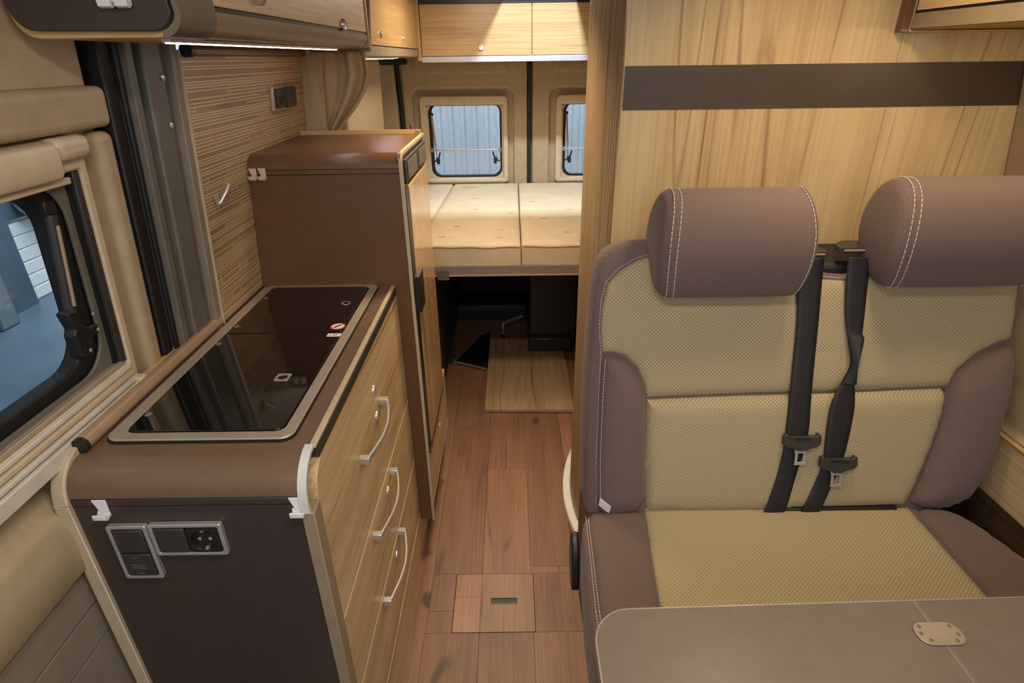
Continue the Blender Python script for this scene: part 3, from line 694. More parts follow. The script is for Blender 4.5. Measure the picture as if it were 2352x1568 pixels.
def hook(name, label, x, y, z, mat='white_plastic', sc=1.0):
    h = thing(name, label, 'hook', (x, y, z), 'small coat hooks')
    s = sc
    MB().prism([(x - .011 * s, z), (x + .010 * s, z), (x + .010 * s, z - .024 * s), (x - .003 * s, z - .024 * s)], y - .003, y - .0002, 1).build('plate', mat, h, bev=0.0008)
    MB().prism([(y - .0002, z - .020 * s), (y - .0002, z - .030 * s), (y - .010, z - .032 * s), (y - .014, z - .028 * s), (y - .014, z - .020 * s), (y - .011, z - .020 * s), (y - .010, z - .026 * s), (y - .003, z - .025 * s)], x - .009 * s, x + .010 * s, 0).build('catch', mat, h, bev=0.0008)
    return h
hook('coat_hook', 'white hook at the left end of the kitchen end panel, above the switches', -0.612, KY, 0.873)
hook('coat_hook', 'white hook at the right end of the kitchen end panel by the drawers', -0.322, KY, 0.873)
hook('coat_hook', 'leftmost of the two small cream hooks on the fridge cabinet front', -0.608, 1.40, 1.222, 'cream_plastic', .85)
hook('coat_hook', 'right one of the two small cream hooks on the fridge cabinet front', -0.586, 1.40, 1.222, 'cream_plastic', .85)

# backsplash of long thin strips
bs = thing('backsplash', 'brown laminate backsplash of long thin strips with pale joints above the worktop', 'backsplash', (-0.65, 1.5, 0.93))
B0, B1, BZ0, BZ1 = 1.173, 1.858, 0.925, 1.468
MB().box(-0.652, -0.6445, B0, B1, BZ0, BZ1).map(lean).build('joint_board', 'tile_base', bs)
mb = MB(); z = BZ0 + .001; rng = random.Random(3)
while z < BZ1 - .004:
    h = rng.choice((0.0048, 0.0062, 0.0085, 0.0110, 0.0140)); h = min(h, BZ1 - .001 - z)
    y = B0 - rng.random() * .1
    while y < B1:
        L = rng.choice((0.05, 0.10, 0.17, 0.25, 0.36)) * rng.uniform(.8, 1.2); a = max(y, B0); b = min(y + L, B1)
        if b - a > .008:
            if h > .009 and rng.random() < .45:
                s_ = h * rng.uniform(.4, .6); mb.box(-0.6446, -0.6440, a + .0013, b - .0013, z + .0011, z + s_ - .0010).box(-0.6446, -0.6441, a + .0013, b - .0013, z + s_ + .0010, z + h - .0011)
            else: mb.box(-0.6446, -0.6440 - rng.random() * .0002, a + .0013, b - .0013, z + .0011, z + h - .0011)
        y += L
    z += h
o = mb.map(lean).build('mosaic_strips', 'tile', bs); o['kind'] = 'stuff'
MB().box(-0.652, -0.640, B0 - .003, B0, BZ0, BZ1).map(lean).build('edge_strip', 'cream_edge', bs)
ts = tag(MB().tube([(-0.592, 1.195, 1.468), (-0.592, 1.855, 1.468)], 0.0095, 14).build('curtain_roller', M['brown_lam'], smooth=True), 'brown round roller tube along the top of the backsplash', 'roller')
MB().tube([(-0.590, 1.180, 1.468), (-0.590, 1.1949, 1.468)], 0.012, 14).build('end_cap', 'black_plastic', ts, smooth=True)
so = thing('wall_socket', 'steel framed socket and switch on the strip backsplash', 'socket', (-0.612, 1.65, 1.365))
def ls(mb): return mb.map(lean)
ls(MB().box(-0.644, -0.634, 1.588, 1.726, 1.332, 1.390)).build('frame', 'steel', so, bev=0.002)
ls(MB().box(-0.634, -0.627, 1.597, 1.655, 1.338, 1.384)).build('socket_insert', 'dark_plastic', so, bev=0.002)
ls(MB().box(-0.634, -0.623, 1.658, 1.732, 1.336, 1.386)).build('rocker', 'dark_plastic', so, bev=0.003)
MB().lathe(lean(Vector((-0.627, 1.626, 1.361))), (1, 0, 0), [(0.015, 0), (0.015, .0006), (0.0005, .0006)], 18).build('socket_hole', 'black_rubber', so)
mh = thing('metal_hook', 'slanted chrome towel hook on the strip backsplash', 'hook', (-0.62, 1.25, 1.19))
MB().tube([(-0.624, 1.226, 1.176), (-0.616, 1.231, 1.180), (-0.606, 1.246, 1.200), (-0.602, 1.256, 1.214)], [0.003, 0.004, 0.005, 0.0042], 10).build('peg', 'chrome', mh, smooth=True)
ls(MB().prism([(1.214, 1.196), (1.232, 1.200), (1.232, 1.172), (1.224, 1.168)], -0.643, -0.639, 0)).build('plate', 'steel', mh, bev=0.001)

# ------------------------------------------------------------------ fridge cabinet
fc = thing('fridge_cabinet', 'tall brown cabinet with rounded top holding the fridge, beyond the worktop', 'cabinet', (-0.43, 1.6, 0))
FY0, FY1, FX = 1.40, 1.80, -0.262
roll = [(FY0, 1.2225)] + arc(FY0 + .034, 1.2165, 0.034, 168, 90, 9) + [(FY1, 1.2505), (FY1, 1.20), (FY0 + .01, 1.20)]
MB().prism([(FY0, 1.2185)] + arc(FY0 + .034, 1.2165, 0.034, 178, 90, 9) + [(FY1, 1.2505), (FY1, 1.235), (FY0 + .02, 1.2185)], -0.618, FX, 0).build('rounded_top', 'brown_lam', fc, smooth=True)
MB().box(-0.618, FX, FY0, FY0 + .012, 1.206, 1.2165).build('front_strip', 'brown_lam', fc, bev=0.0006)
MB().prism([(-0.6425 - .063, 0.13), (FX, 0.13), (FX, 1.2045), (-0.6425 + .0228, 1.2045)], FY0, FY0 + .012, 1).build('front_panel', 'brown_lam', fc, bev=0.0006)
MB().box(-0.610, -0.28, FY0 + .014, FY1, 0.13, 1.20).build('body', 'dark_plastic', fc)
band([(FY0 - .002, 0.126), (FY0 - .002, 1.2165)] + arc(FY0 + .034, 1.2165, 0.036, 180, 90, 9) + [(FY1, 1.2525)], FX, FX + .008, -0.008, 'edge_band', 'cream_edge', fc, 0.001)
MB().box(FX - .004, FX + .004, FY0 + .006, FY1, 1.236, 1.2500).build('upper_side', 'fascia', fc)
MB().box(FX - .016, FX - .002, FY1 - .002, FY1 + .008, 0.13, 1.26).build('rear_edge', 'fascia', fc)
MB().box(-0.618, FX, FY1 + .0005, FY1 + .006, 1.245, 1.262).build('rear_lip', M['oak_edge'], fc)
# fridge itself
fr = thing('refrigerator', 'built-in fridge with oak door and black vent grille, facing the aisle', 'refrigerator', (-0.26, 1.62, 0.38))
MB().box(-0.279, FX - .001, FY0 + .013, FY1 - .003, 0.385, 1.235).build('carcass', 'black_plastic', fr)
vg = MB().box(FX - .004, -0.252, 1.435, FY1 - .003, 1.176, 1.232).build('vent_grille', 'dark_plastic', fr, bev=0.002)
for (a, b) in ((1.455, 1.60), (1.645, 1.785)):
    for k in range(7): MB().box(-0.2525, -0.2495, a, b, 1.183 + k * .0062, 1.186 + k * .0062).build('louvre', 'pillar_grey', vg)
    MB().box(-0.2523, -0.2512, a, b, 1.180, 1.227).build('vent_slot', 'black_rubber', vg)
dr = MB().prism(rrect(1.455, FY1, 0.390, 1.166, 0.004), FX - .001, -0.2515, 0).build('door', wood('fridge_door_oak', (206, 172, 122), (180, 142, 94), (128, 88, 52), 2, 10, 8, rough=0.16, coat=0.3), fr, bev=0.001)
MB().box(-0.2615, -0.253, 1.412, 1.452, 0.385, 1.176).build('door_frame', 'black_plastic', fr, bev=0.002)
MB().box(-0.2615, -0.2505, 1.412, FY1, 0.380, 0.389).build('door_bottom_bar', 'black_plastic', fr, bev=0.001)
MB().box(-0.2530, -0.2380, 1.405, 1.475, 0.845, 0.945).build('handle', 'black_plastic', fr, bev=0.0015)
MB().box(-0.318, KX - .001, FY0 + .001, FY0 + .55, 0.0, 0.125).build('plinth', 'oak_y', fc)
MB().box(-0.318, KX + .03, FY0 + .013, FY0 + .54, 0.125, 0.147).build('plinth_top', 'oak_y', fc)
lo = MB().box(-0.279, -0.263, FY0 + .013, FY1 + .14, 0.150, 0.378).build('lower_door', 'oak_y', fc, bev=0.001)
MB().box(-0.282, -0.2625, FY0 + .013, FY1 + .14, 0.146, 0.1495).build('lower_door_edge', 'cream_edge', lo)
MB().lathe((-0.263, 1.72, 0.27), (1, 0, 0), [(0.010, 0), (0.010, .002), (0.0005, .003)], 14).build('push_lock', 'chrome', lo, smooth=True)
# wooden post at the end of the kitchen wall
po = tag(MB().box(-0.640, -0.578, 1.862, 1.882, 0.60, 1.468).map(lambda v: lean(v, 1.0, 0.08)).build('wooden_post', 'oak_v', bev=0.001), 'narrow upright oak board at the end of the backsplash behind the fridge cabinet', 'post')

# curtain
def curt(u, v):
    z = 1.470 - v * .235
    xr = [(0, -0.425), (.25, -0.418), (.45, -0.435), (.65, -0.470), (.85, -0.515), (1, -0.545)]
    for (a, xa), (b, xb) in zip(xr[:-1], xr[1:]):
        if a <= v <= b: X1 = xa + (xb - xa) * (v - a) / (b - a); break
    X0 = -0.570 - .030 * v
    x = X0 + (X1 - X0) * u
    return (x, 1.92 + .016 * math.sin(u * u * 11 + v * 2.0 * (u - .4)) * (1 - .3 * v) + .004 * math.sin(u * 23 + 1), z)
cu = tag(MB().grid(curt, 60, 26).build('curtain', 'curtain', smooth=True), 'beige gathered curtain hanging beside the wooden post', 'curtain')
md = cu.modifiers.new('thickness', 'SOLIDIFY'); md.thickness = 0.002

# ------------------------------------------------------------------ overhead cabinets
oc = thing('overhead_cabinet', 'oak overhead cabinet with dark rounded end panel above the kitchen', 'overhead cabinet', (-0.52, 1.37, 1.475), 'overhead cabinets')
OX, OY0, OY1, OZ = -0.415, 0.835, 1.925, 1.478
body = [(-0.637, 1.757), (-0.637, 1.51)] + arc(-0.607, 1.508, 0.030, 180, 270, 6) + arc(-0.445, 1.508, 0.030, 270, 345, 6) + [(-0.425, 1.57), (-0.432, 1.757)]
MB().prism(body, OY0 + .012, OY1, 1).build('body', 'oak_edge', oc, bev=0.002)
MB().prism([(-0.630, 1.80), (-0.630, 1.515)] + arc(-0.602, 1.513, 0.026, 180, 270, 6) + arc(-0.452, 1.513, 0.028, 270, 345, 6) + [(-0.430, 1.57), (-0.437, 1.80)], OY0, OY0 + .011, 1).build('end_panel', 'brown_shaded', oc, bev=0.002)
fas = [(-0.440, OZ + .0015)] + arc(-0.4405, 1.506, 0.0275, 272, 352, 7) + [(-0.4125, 1.512), (-0.418, 1.512), (-0.424, 1.50)]
MB().prism(fas, OY0 + .10, OY1, 1).build('fascia', 'fascia', oc, smooth=True)
MB().prism(arc(-0.441, 1.506, 0.0290, 272, 355, 7) + [(-0.416, 1.60), (-0.420, 1.80), (-0.430, 1.80), (-0.4265, 1.60)] + arc(-0.441, 1.506, 0.0215, 355, 272, 7), OY0 - .002, OY0 + .10, 1).build('corner_cap', 'pillar_grey', oc, smooth=True)
MB().box(-0.430, -0.4165, OY0 + .075, OY1 - .01, 1.5125, 1.519).build('door_gap', 'black_rubber', oc)
od = MB().box(-0.430, -0.414, OY0 + .075, OY1 - .012, 1.5195, 1.79).build('door', 'oak_y', oc, bev=0.001)
for (ly, lz) in ((1.115, 1.545), (1.645, 1.528)):
    MB().lathe((-0.414, ly, lz), (1, 0, 0), [(0.013, 0), (0.013, .003), (0.010, .008), (0.007, .006), (0.0005, .006)], 20).build('push_lock', 'chrome', od, smooth=True)
MB().box(-0.44, -0.410, OY1 - .012, OY1, OZ + .002, 1.80).build('side_edge', 'oak_edge', oc)
dv = tag(MB().prism([(-0.60, 1.470), (-0.416, 1.470), (-0.385, 1.80), (-0.60, 1.80)], 1.945, 1.962, 1).build('divider_panel', 'fascia', bev=0.001), 'grey upright divider panel between the two overhead cabinets on the left', 'panel')
o2 = thing('overhead_cabinet', 'oak overhead cabinet above the left side of the bed', 'overhead cabinet', (-0.52, 2.6, 1.46), 'overhead cabinets')
MB().box(-0.70, -0.450, 1.985, 3.19, 1.456, 1.78).build('body', 'oak_edge', o2)
MB().box(-0.452, -0.441, 1.985, 3.19, 1.458, 1.487).build('fascia', 'fascia', o2, bev=0.001)
MB().box(-0.452, -0.443, 1.99, 3.17, 1.487, 1.491).build('door_gap', 'black_rubber', o2)
od2 = MB().box(-0.450, -0.440, 2.01, 3.165, 1.491, 1.78).build('door', wood('honey_oak_along', (204, 168, 116), (184, 146, 94), (140, 100, 58), 1, 9, 7, rough=0.3), o2, bev=0.001)
for yy in (2.25, 2.72): MB().lathe((-0.440, yy, 1.525), (1, 0, 0), [(0.011, 0), (0.011, .003), (0.008, .006), (0.0005, .006)], 16).build('push_lock', 'chrome', od2, smooth=True)
o3 = thing('overhead_cabinet', 'wide oak overhead cabinet with two doors across the rear above the bed', 'overhead cabinet', (0.2, 3.3, 1.44), 'overhead cabinets')
MB().box(-0.64, 1.1, 3.215, 3.58, 1.455, 1.758).build('body', 'oak_edge', o3)
MB().box(-0.452, -0.432, 3.192, 3.215, 1.438, 1.78).build('side_frame', 'oak_edge', o3, bev=0.001)
MB().box(-0.432, 1.0, 3.196, 3.216, 1.430, 1.4565).build('light_rail', flat('satin_light_rail', (206, 206, 214), 0.35, 0.3), o3, bev=0.002)
hx = wood('honey_oak_across', (208, 178, 130), (186, 150, 102), (140, 104, 62), 0, 8, 8, rough=0.3)
for (a, b) in ((-0.428, 0.113), (0.118, 0.66)):
    dd = MB().box(a, b, 3.198, 3.214, 1.4585, 1.682).build('door', hx, o3, bev=0.001)
    MB().lathe((a + .292, 3.198, 1.493), (0, -1, 0), [(0.013, 0), (0.013, .005), (0.010, .009), (0.0005, .009)], 18).build('push_lock', 'white_plastic', dd, smooth=True)
MB().box(-0.43, 0.9, 3.20, 3.22, 1.684, 1.70).build('top_gap', 'black_plastic', o3)
o4 = thing('overhead_cabinet', 'overhead cabinet at the top right corner with grey fascia beside the partition', 'overhead cabinet', (1.0, 0.9, 1.49), 'overhead cabinets')
MB().box(0.799, 1.10, 1.326, 1.346, 1.486, 1.80).build('side_panel', 'brown_lam', o4, bev=0.0008)
MB().box(0.816, 1.10, 1.3235, 1.3262, 1.486, 1.488).build('side_panel_edge', 'oak_edge', o4)
MB().box(0.8155, 0.8175, 1.3235, 1.3262, 1.486, 1.80).build('side_panel_edge', 'cream_edge', o4)
MB().box(0.822, 1.06, 0.1, 1.325, 1.491, 1.758).build('body', 'oak_edge', o4)
MB().box(0.815, 0.822, 0.1, 1.322, 1.4925, 1.519).build('fascia', 'fascia', o4)
MB().box(0.817, 0.822, 0.1, 1.320, 1.519, 1.524).build('door_gap', 'black_rubber', o4)
MB().box(0.813, 0.822, 0.1, 1.312, 1.524, 1.80).build('door', 'oak_y', o4)

def led(y0, y1, x, z, lab):
    t = thing('led_strip', lab, 'light strip', (x, (y0 + y1) / 2, z), 'led strips')
    MB().box(x - .006, x + .006, y0, y1, z, z + .004).build('housing', 'alu', t)
    MB().box(x - .0042, x + .0042, y0 + .003, y1 - .003, z - .0015, z).build('diffuser', 'led', t)
led(0.86, 1.69, -0.452, 1.4728, 'long glowing white strip light under the kitchen overhead cabinet')
led(2.02, 2.56, -0.462, 1.4505, 'short glowing white strip light under the cabinet above the bed')
hk = thing('coat_hook', 'double white hook high on the dark end of the kitchen overhead cabinet', 'hook', (-0.49, OY0, 1.52), 'small coat hooks')
for dx in (0, .021):
    x = -0.4985 + dx
    MB().prism([(OY0 - .0002, 1.532), (OY0 - .0002, 1.514), (OY0 - .006, 1.510), (OY0 - .013, 1.512), (OY0 - .014, 1.520), (OY0 - .010, 1.520), (OY0 - .004, 1.518), (OY0 - .004, 1.545), (OY0 - .0002, 1.545)], x - .008, x + .008, 0).build('catch', 'white_plastic', hk, bev=0.001)

# ================================================================== BED AND GARAGE
bf = thing('bed_frame', 'bed base board with lilac grey front edge across the rear of the van', 'bed frame', (0.1, 3.0, 0.62))
MB().box(-0.655, 1.12, 2.325, 3.62, 0.632, 0.648).build('base_board', 'oak_x', bf)
MB().box(-0.33, 1.10, 2.312, 2.325, 0.626, 0.662).build('front_rail', 'bed_rail', bf, bev=0.001)
MB().box(-0.33, 1.10, 2.309, 2.326, 0.618, 0.6258).build('front_edge', 'oak_edge', bf, bev=0.001)
br = MB().box(-0.313, -0.263, 2.303, 2.3085, 0.611, 0.648).box(-0.313, -0.263, 2.300, 2.312, 0.606, 0.611).build('bracket', 'pillar_grey', bf, bev=0.001)
for dx in (-.300, -.276): screw(br, (dx, 2.303, 0.634), (0, -1, 0), 0.002)
def mattress(poly, label, wav, seedv, base=0.655, top=0.752):
    rr = random.Random(seedv); ph = rr.random() * 6
    m = thing('mattress', label, 'mattress', (sum(p[0] for p in poly) / len(poly), sum(p[1] for p in poly) / len(poly), base), 'mattress pieces')
    ex = lambda x, y, d: wav * (math.sin(x * 11 + ph) * math.sin(y * 7 + ph) * .5 + .4 * math.sin(x * 23 + y * 9)) * min(1, d / .05)
    b = pad(poly, lambda u, v, h: (u, v + (0.006 * math.sin(u * 14 + ph) if v < 2.4 else 0), h), base=top - .014, puff=0.014, edge=0.02, depth=top - .014 - base, step=0.03, extra=ex)
    b.build('cover', 'mattress', m, smooth=True)
    ys2 = [p for p in poly if p[1] < 2.36]
    if len(ys2) == 2:
        xa, xb = sorted(p[0] for p in ys2); MB().tube([(xa + .004 + (xb - xa - .008) * i / 10, ys2[0][1] - .001 + .006 * math.sin((xa + (xb - xa) * i / 10) * 14 + ph), top - .012 + .002 * math.sin(i * 1.7 + ph)) for i in range(11)], 0.0028, 6).build('seam_shadow', 'print', m, smooth=True)  # dark tan tube stands for the shadow along the front seam
    return m
mL = mattress([(-0.385, 2.79), (-0.352, 3.635), (-0.652, 3.635), (-0.652, 2.345), (-0.39, 2.345)][::-1], 'cream foam wedge at the left edge of the bed beside the wall', .0008, 1)
m1 = mattress([(-0.382, 2.325), (0.041, 2.325), (0.044, 3.02), (0.048, 3.635), (-0.346, 3.635), (-0.380, 2.79)], 'cream left mattress half facing the aisle under the left rear window', .0008, 2)
m2 = mattress([(0.045, 2.325), (0.60, 2.325), (0.60, 3.0), (0.455, 3.635), (0.052, 3.635), (0.048, 3.02)], 'cream right mattress half next to the tambour door side', .0008, 3)
mR = mattress([(0.606, 2.345), (1.1, 2.345), (1.1, 3.635), (0.462, 3.635), (0.606, 3.0)], 'cream foam wedge at the right edge of the bed, mostly hidden', .0008, 4)
for m_, spots in ((m1, ((-.25, 2.62), (-.05, 2.55), (-.18, 2.95), (0.0, 2.86), (-.2, 3.2), (-.05, 2.42), (-.3, 2.45))), (m2, ((.16, 2.75), (.3, 2.92), (.12, 3.1), (.25, 2.5), (.34, 3.3)))):
    for (x, y) in spots: MB().box(x - .016, x + .016, y - .006, y + .006, 0.7515, 0.7532).build('printed_mark', flat('faint_print', (205, 176, 132), 0.85) if 'faint_print' not in bpy.data.materials else bpy.data.materials['faint_print'], m_)
MB().box(-.285, -.195, 3.50, 3.512, 0.7515, 0.7532).build('printed_mark', 'print', m1)

# side of the bed space, dark panel with perforated rail
gp = thing('storage_divider', 'dark panel under the left edge of the bed with a perforated metal rail', 'panel', (-0.34, 2.9, 0))
MB().box(-0.360, -0.335, 1.95, 3.60, 0.004, 0.625).build('board', 'garage_dark', gp)
for i in range(44):
    if 24 < i < 27: continue
    MB().box(-0.3345, -0.333, 2.30 + i * .018, 2.309 + i * .018, 0.012, 0.017).build('rail_hole', 'alu', gp)
tag(MB().box(-0.35, 1.1, 3.54, 3.58, 0.06, 0.60).build('garage_back_lining', 'garage_dark'), 'dark lining of the rear doors under the bed', 'panel')
tag(MB().box(-0.33, 0.085, 3.22, 3.28, 0.068, 0.104).build('garage_cross_bar', 'dark_plastic', bev=0.004), 'dark cross bar low across the back under the bed', 'bar')
tag(MB().box(-0.333, 0.60, 3.24, 3.535, 0.002, 0.066).build('garage_step', 'black_plastic', bev=0.004), 'low black step across the back of the space under the bed', 'step')
fb = tag(MB().box(-0.128, 0.276, 2.205, 2.935, 0.004, 0.021).map(lambda v: (v.x + .004 * (v.y - 2.2), v.y - .05 * max(0, v.x), v.z)).build('loose_board', 'oak_board', bev=0.0015), 'loose rectangular pale oak board lying on the floor in front of the bed', 'board')
bc = thing('black_case', 'black box standing on the loose oak board under the bed', 'box', (0.2, 2.95, 0.0))
MB().box(0.090, 0.345, 2.80, 3.20, 0.024, 0.585).build('body', 'black_plastic', bc, bev=0.01)
MB().box(0.088, 0.318, 2.76, 2.80, 0.024, 0.105).build('front_step', 'black_plastic', bc, bev=0.006)
MB().box(0.14, 0.20, 2.756, 2.761, 0.096, 0.100).build('trim_line', 'pillar_grey', bc)
pp = thing('floor_pipe', 'short bent grey pipe standing on the floor left of the black box', 'pipe', (-0.05, 2.98, 0))
MB().tube([(-0.052, 2.98, 0.024), (-0.052, 2.98, 0.07), (-0.050, 2.985, 0.085), (-0.03, 3.0, 0.094), (0.06, 3.03, 0.115)], 0.010, 12).build('tube', flat('grey_pipe', (126, 124, 122), 0.4, 0.3), pp, smooth=True)
MB().tube([(-0.052, 2.98, 0.0), (-0.052, 2.98, 0.026)], 0.012, 12).build('collar', 'black_plastic', pp, smooth=True)
tp = thing('folding_stand', 'black triangular panel with a grey rod lying on the floor beside the oak board', 'stand', (-0.2, 2.75, 0))
MB().prism([(-0.295, 2.69), (-0.125, 2.61), (-0.125, 3.03), (-0.165, 3.03)], 0.003, 0.012, 2).build('panel', 'black_plastic', tp, bev=0.001)
MB().tube([(-0.300, 2.672, 0.014), (-0.135, 2.590, 0.014)], 0.006, 10).build('rod', 'alu', tp, smooth=True)
MB().box(-0.312, -0.292, 2.652, 2.700, 0.004, 0.024).build('hinge', 'pillar_grey', tp, bev=0.002)
MB().box(-0.178, -0.156, 3.01, 3.04, 0.012, 0.020).build('hinge', 'pillar_grey', tp, bev=0.002)

# floor hatch
fh = thing('floor_hatch', 'small vinyl covered floor hatch with a dark recessed grip in the aisle', 'hatch', (-0.06, 1.19, 0))
HX = (-0.1805, -0.103, 0.0545); rr_ = rrect(-0.1805, 0.0545, 1.0895, 1.2925, 0.012)
MB().box(-0.180, 0.054, 1.090, 1.292, -0.0035, -0.0022).build('hatch_base', 'black_rubber', fh)
MB().box(-0.1803, -0.1033, 1.0897, 1.2075, -0.0022, 0.0008).build('plank', 'plank_pale', fh, bev=0.0004, seg=1)
MB().box(-0.1803, -0.1033, 1.2080, 1.2923, -0.0022, 0.0008).build('plank', 'plank_pale', fh, bev=0.0004, seg=1)
MB().ring(rrect(-0.1027, 0.0543, 1.0897, 1.2923, .001), rrect(-0.0740, 0.0060, 1.1805, 1.2030, .0008), -0.0022, 0.0008, 2).build('plank', 'plank_pale', fh)
gr_ = MB().ring(rrect(-0.0745, 0.0065, 1.1800, 1.2035, .001), rrect(-0.0725, 0.0045, 1.185, 1.2020, .001), -0.0022, 0.0012, 2).build('grip_rim', 'pillar_grey', fh)
MB().box(-0.0725, 0.0045, 1.185, 1.202, -0.0022, -0.0010).build('grip_recess', 'dark_plastic', fh)

# ================================================================== BENCH
bn = thing('bench_seat', 'two-seat bench with tan woven panels and brown bolsters against the partition', 'bench', (0.6, 0.9, 0))
NN = Vector((0, -1, 0.28)).normalized()
def bkm(u, v, h):
    p = Vector((u, 1.0 + .28 * (v - .53), v)) + NN * h
    return (p.x, p.y, p.z)
def crv(v, u=None): return 0.0
shell = smooth_poly([(.163, .50), (.160, .60), (.161, .72), (.165, .84), (.172, .94), (.178, 1.03), (.198, 1.083), (.24, 1.105), (.30, 1.110), (.46, 1.112), (.585, 1.105), (.635, 1.06), (.66, 1.038), (.715, 1.034), (.745, 1.055), (.785, 1.100), (.88, 1.112), (1.0, 1.108), (1.06, 1.085), (1.082, 1.02), (1.082, .90), (1.080, .82), (1.076, .72), (1.060, .62), (1.02, .55), (.96, .50), (.6, .49), (.25, .49)], 1)
pad(shell, bkm, base=-0.012, puff=0.012, edge=0.025, depth=0.10, step=0.018).build('backrest', 'brown_fab', bn, smooth=True)
upper = [(.193, .879), (.189, .93), (.193, .98), (.203, 1.02), (.228, 1.047), (.262, 1.066), (.301, 1.077), (.45, 1.083), (.58, 1.074), (.625, 1.045), (.652, 1.024), (.70, 1.020), (.735, 1.030), (.775, 1.072), (.86, 1.083), (.98, 1.080), (1.04, 1.062), (1.066, 1.02), (1.070, .95), (1.068, .898), (1.03, .884), (.995, .864), (.962, .832), (.945, .797), (.70, .790), (.50, .787), (.292, .781), (.284, .815), (.268, .848), (.244, .870), (.218, .878)]
pad(upper, bkm, base=0.0, puff=0.010, edge=0.03, depth=0.012, step=0.013).build('upper_panel', 'tan_fab', bn, smooth=True)
lower = [(.292, .7765), (.50, .7825), (.70, .7855), (.944, .7925), (.943, .74), (.927, .66), (.905, .585), (.884, .530), (.60, .522), (.40, .522), (.297, .525), (.292, .65)]
pad(lower, bkm, base=0.0, puff=0.016, edge=0.035, depth=0.012, step=0.013).build('lower_panel', 'tan_fab', bn, smooth=True)
bl = smooth_poly([(.193, .876), (.218, .875), (.244, .866), (.267, .845), (.282, .812), (.290, .77), (.2905, .65), (.2955, .522), (.21, .515), (.184, .53), (.183, .65), (.187, .78)], 1)
pad(bl, bkm, base=0.0, puff=0.030, edge=0.05, depth=0.012, step=0.012).build('side_bolster', 'brown_fab', bn, smooth=True)
brr = smooth_poly([(.886, .524), (.907, .583), (.929, .66), (.945, .74), (.947, .795), (.964, .830), (.997, .861), (1.032, .881), (1.070, .893), (1.082, .82), (1.074, .70), (1.055, .60), (1.01, .525)], 1)
pad(brr, bkm, base=0.0, puff=0.034, edge=0.06, depth=0.012, step=0.012).build('side_bolster', 'brown_fab', bn, smooth=True)
def on_back(P, h): return [bkm(a, b, h) for a, b in P]
stitches(on_back([(.1855, .545), (.1835, .65), (.1865, .78), (.190, .878), (.1855, .93), (.1885, .985), (.199, 1.025), (.225, 1.052), (.26, 1.071), (.30, 1.082), (.45, 1.088)], .002), 'stitching', bn)
stitches(on_back([(.192, .56), (.190, .65), (.193, .78), (.197, .87)], .0195), 'stitching', bn)
stitches(on_back([(.60, 1.068), (.648, 1.030), (.70, 1.026), (.735, 1.037), (.775, 1.078)], .001), 'stitching', bn)
# seat cushion
ZS = 0.525
def stm(u, v, h): return (u, v, ZS + h)
seat_out = smooth_poly([(.136, .44), (.136, .735), (.144, .88), (.150, .97), (.17, 1.0), (.30, 1.01), (.60, 1.02), (.89, 1.02), (1.0, 1.005), (1.035, .90), (1.06, .80), (1.08, .62), (1.09, .44)], 1)
pad(seat_out, stm, base=-0.02, puff=0.018, edge=0.028, depth=0.12, step=0.02).build('seat_cushion', 'brown_fab', bn, smooth=True)
pad([(.268, .42), (.270, .75), (.282, .88), (.2955, 1.005), (.38, 1.018), (.46, 1.016), (.60, 1.003), (.894, 1.000), (.894, .75), (.894, .42)], stm, base=-.004, puff=0.010, edge=0.03, depth=0.01, step=0.012).build('seat_panel', 'tan_fab', bn, smooth=True)
pad(smooth_poly([(.157, .43), (.157, .735), (.163, .88), (.166, .985), (.20, .998), (.2955, .998), (.282, .88), (.2700, .75), (.268, .43)], 1), stm, base=-.004, puff=0.014, edge=0.03, depth=0.01, step=0.012).build('seat_side', 'brown_fab', bn, smooth=True)
pad(smooth_poly([(.893, .41), (.8945, .60), (.8945, .75), (.8945, .90), (.8935, 1.0), (.99, .985), (1.02, .90), (1.045, .80), (1.065, .62), (1.07, .43)], 2), stm, base=-.004, puff=0.016, edge=0.035, depth=0.01, step=0.011).build('seat_side', 'brown_fab', bn, smooth=True)
stitches([(.149, .44, ZS - .001), (.149, .735, ZS - .001), (.156, .88, ZS - .001), (.160, .985, ZS - .001)], 'stitching', bn)
stitches([(.1555, .44, ZS + .000), (.1555, .735, ZS + .000), (.1615, .88, ZS + .000), (.165, .975, ZS + .000)], 'stitching', bn)
MB().box(.19, 1.10, .50, 1.30, 0.0, 0.385).build('seat_base', 'dark_plastic', bn, bev=0.005)
MB().box(.40, 1.0, 1.12, 1.19, 0.40, 0.98).build('back_frame', 'black_plastic', bn, bev=0.01)
MB().box(.62, .84, 1.15, 1.30, 0.80, 1.055).build('belt_frame', 'black_rubber', bn, bev=0.012)
MB().box(.58, .86, 0.985, 1.03, 0.512, 0.535).build('buckle_slot', 'black_rubber', bn, bev=0.003)
tagp = MB().add([bkm(.188, .546, .016), bkm(.210, .532, .026), bkm(.213, .550, .034), bkm(.190, .566, .024)], [(0, 1, 2, 3)]).build('fabric_tag', M['white_plastic'], bn)
mdt = tagp.modifiers.new('thickness', 'SOLIDIFY'); mdt.thickness = 0.0015
lv = MB().prism([(0.955, 0.455), (0.99, 0.475), (1.005, 0.42), (0.985, 0.365), (0.955, 0.345), (0.925, 0.355), (0.93, 0.40)], 0.128, 0.146, 0).build('recline_lever', 'black_plastic', bn, bev=0.005, seg=3)

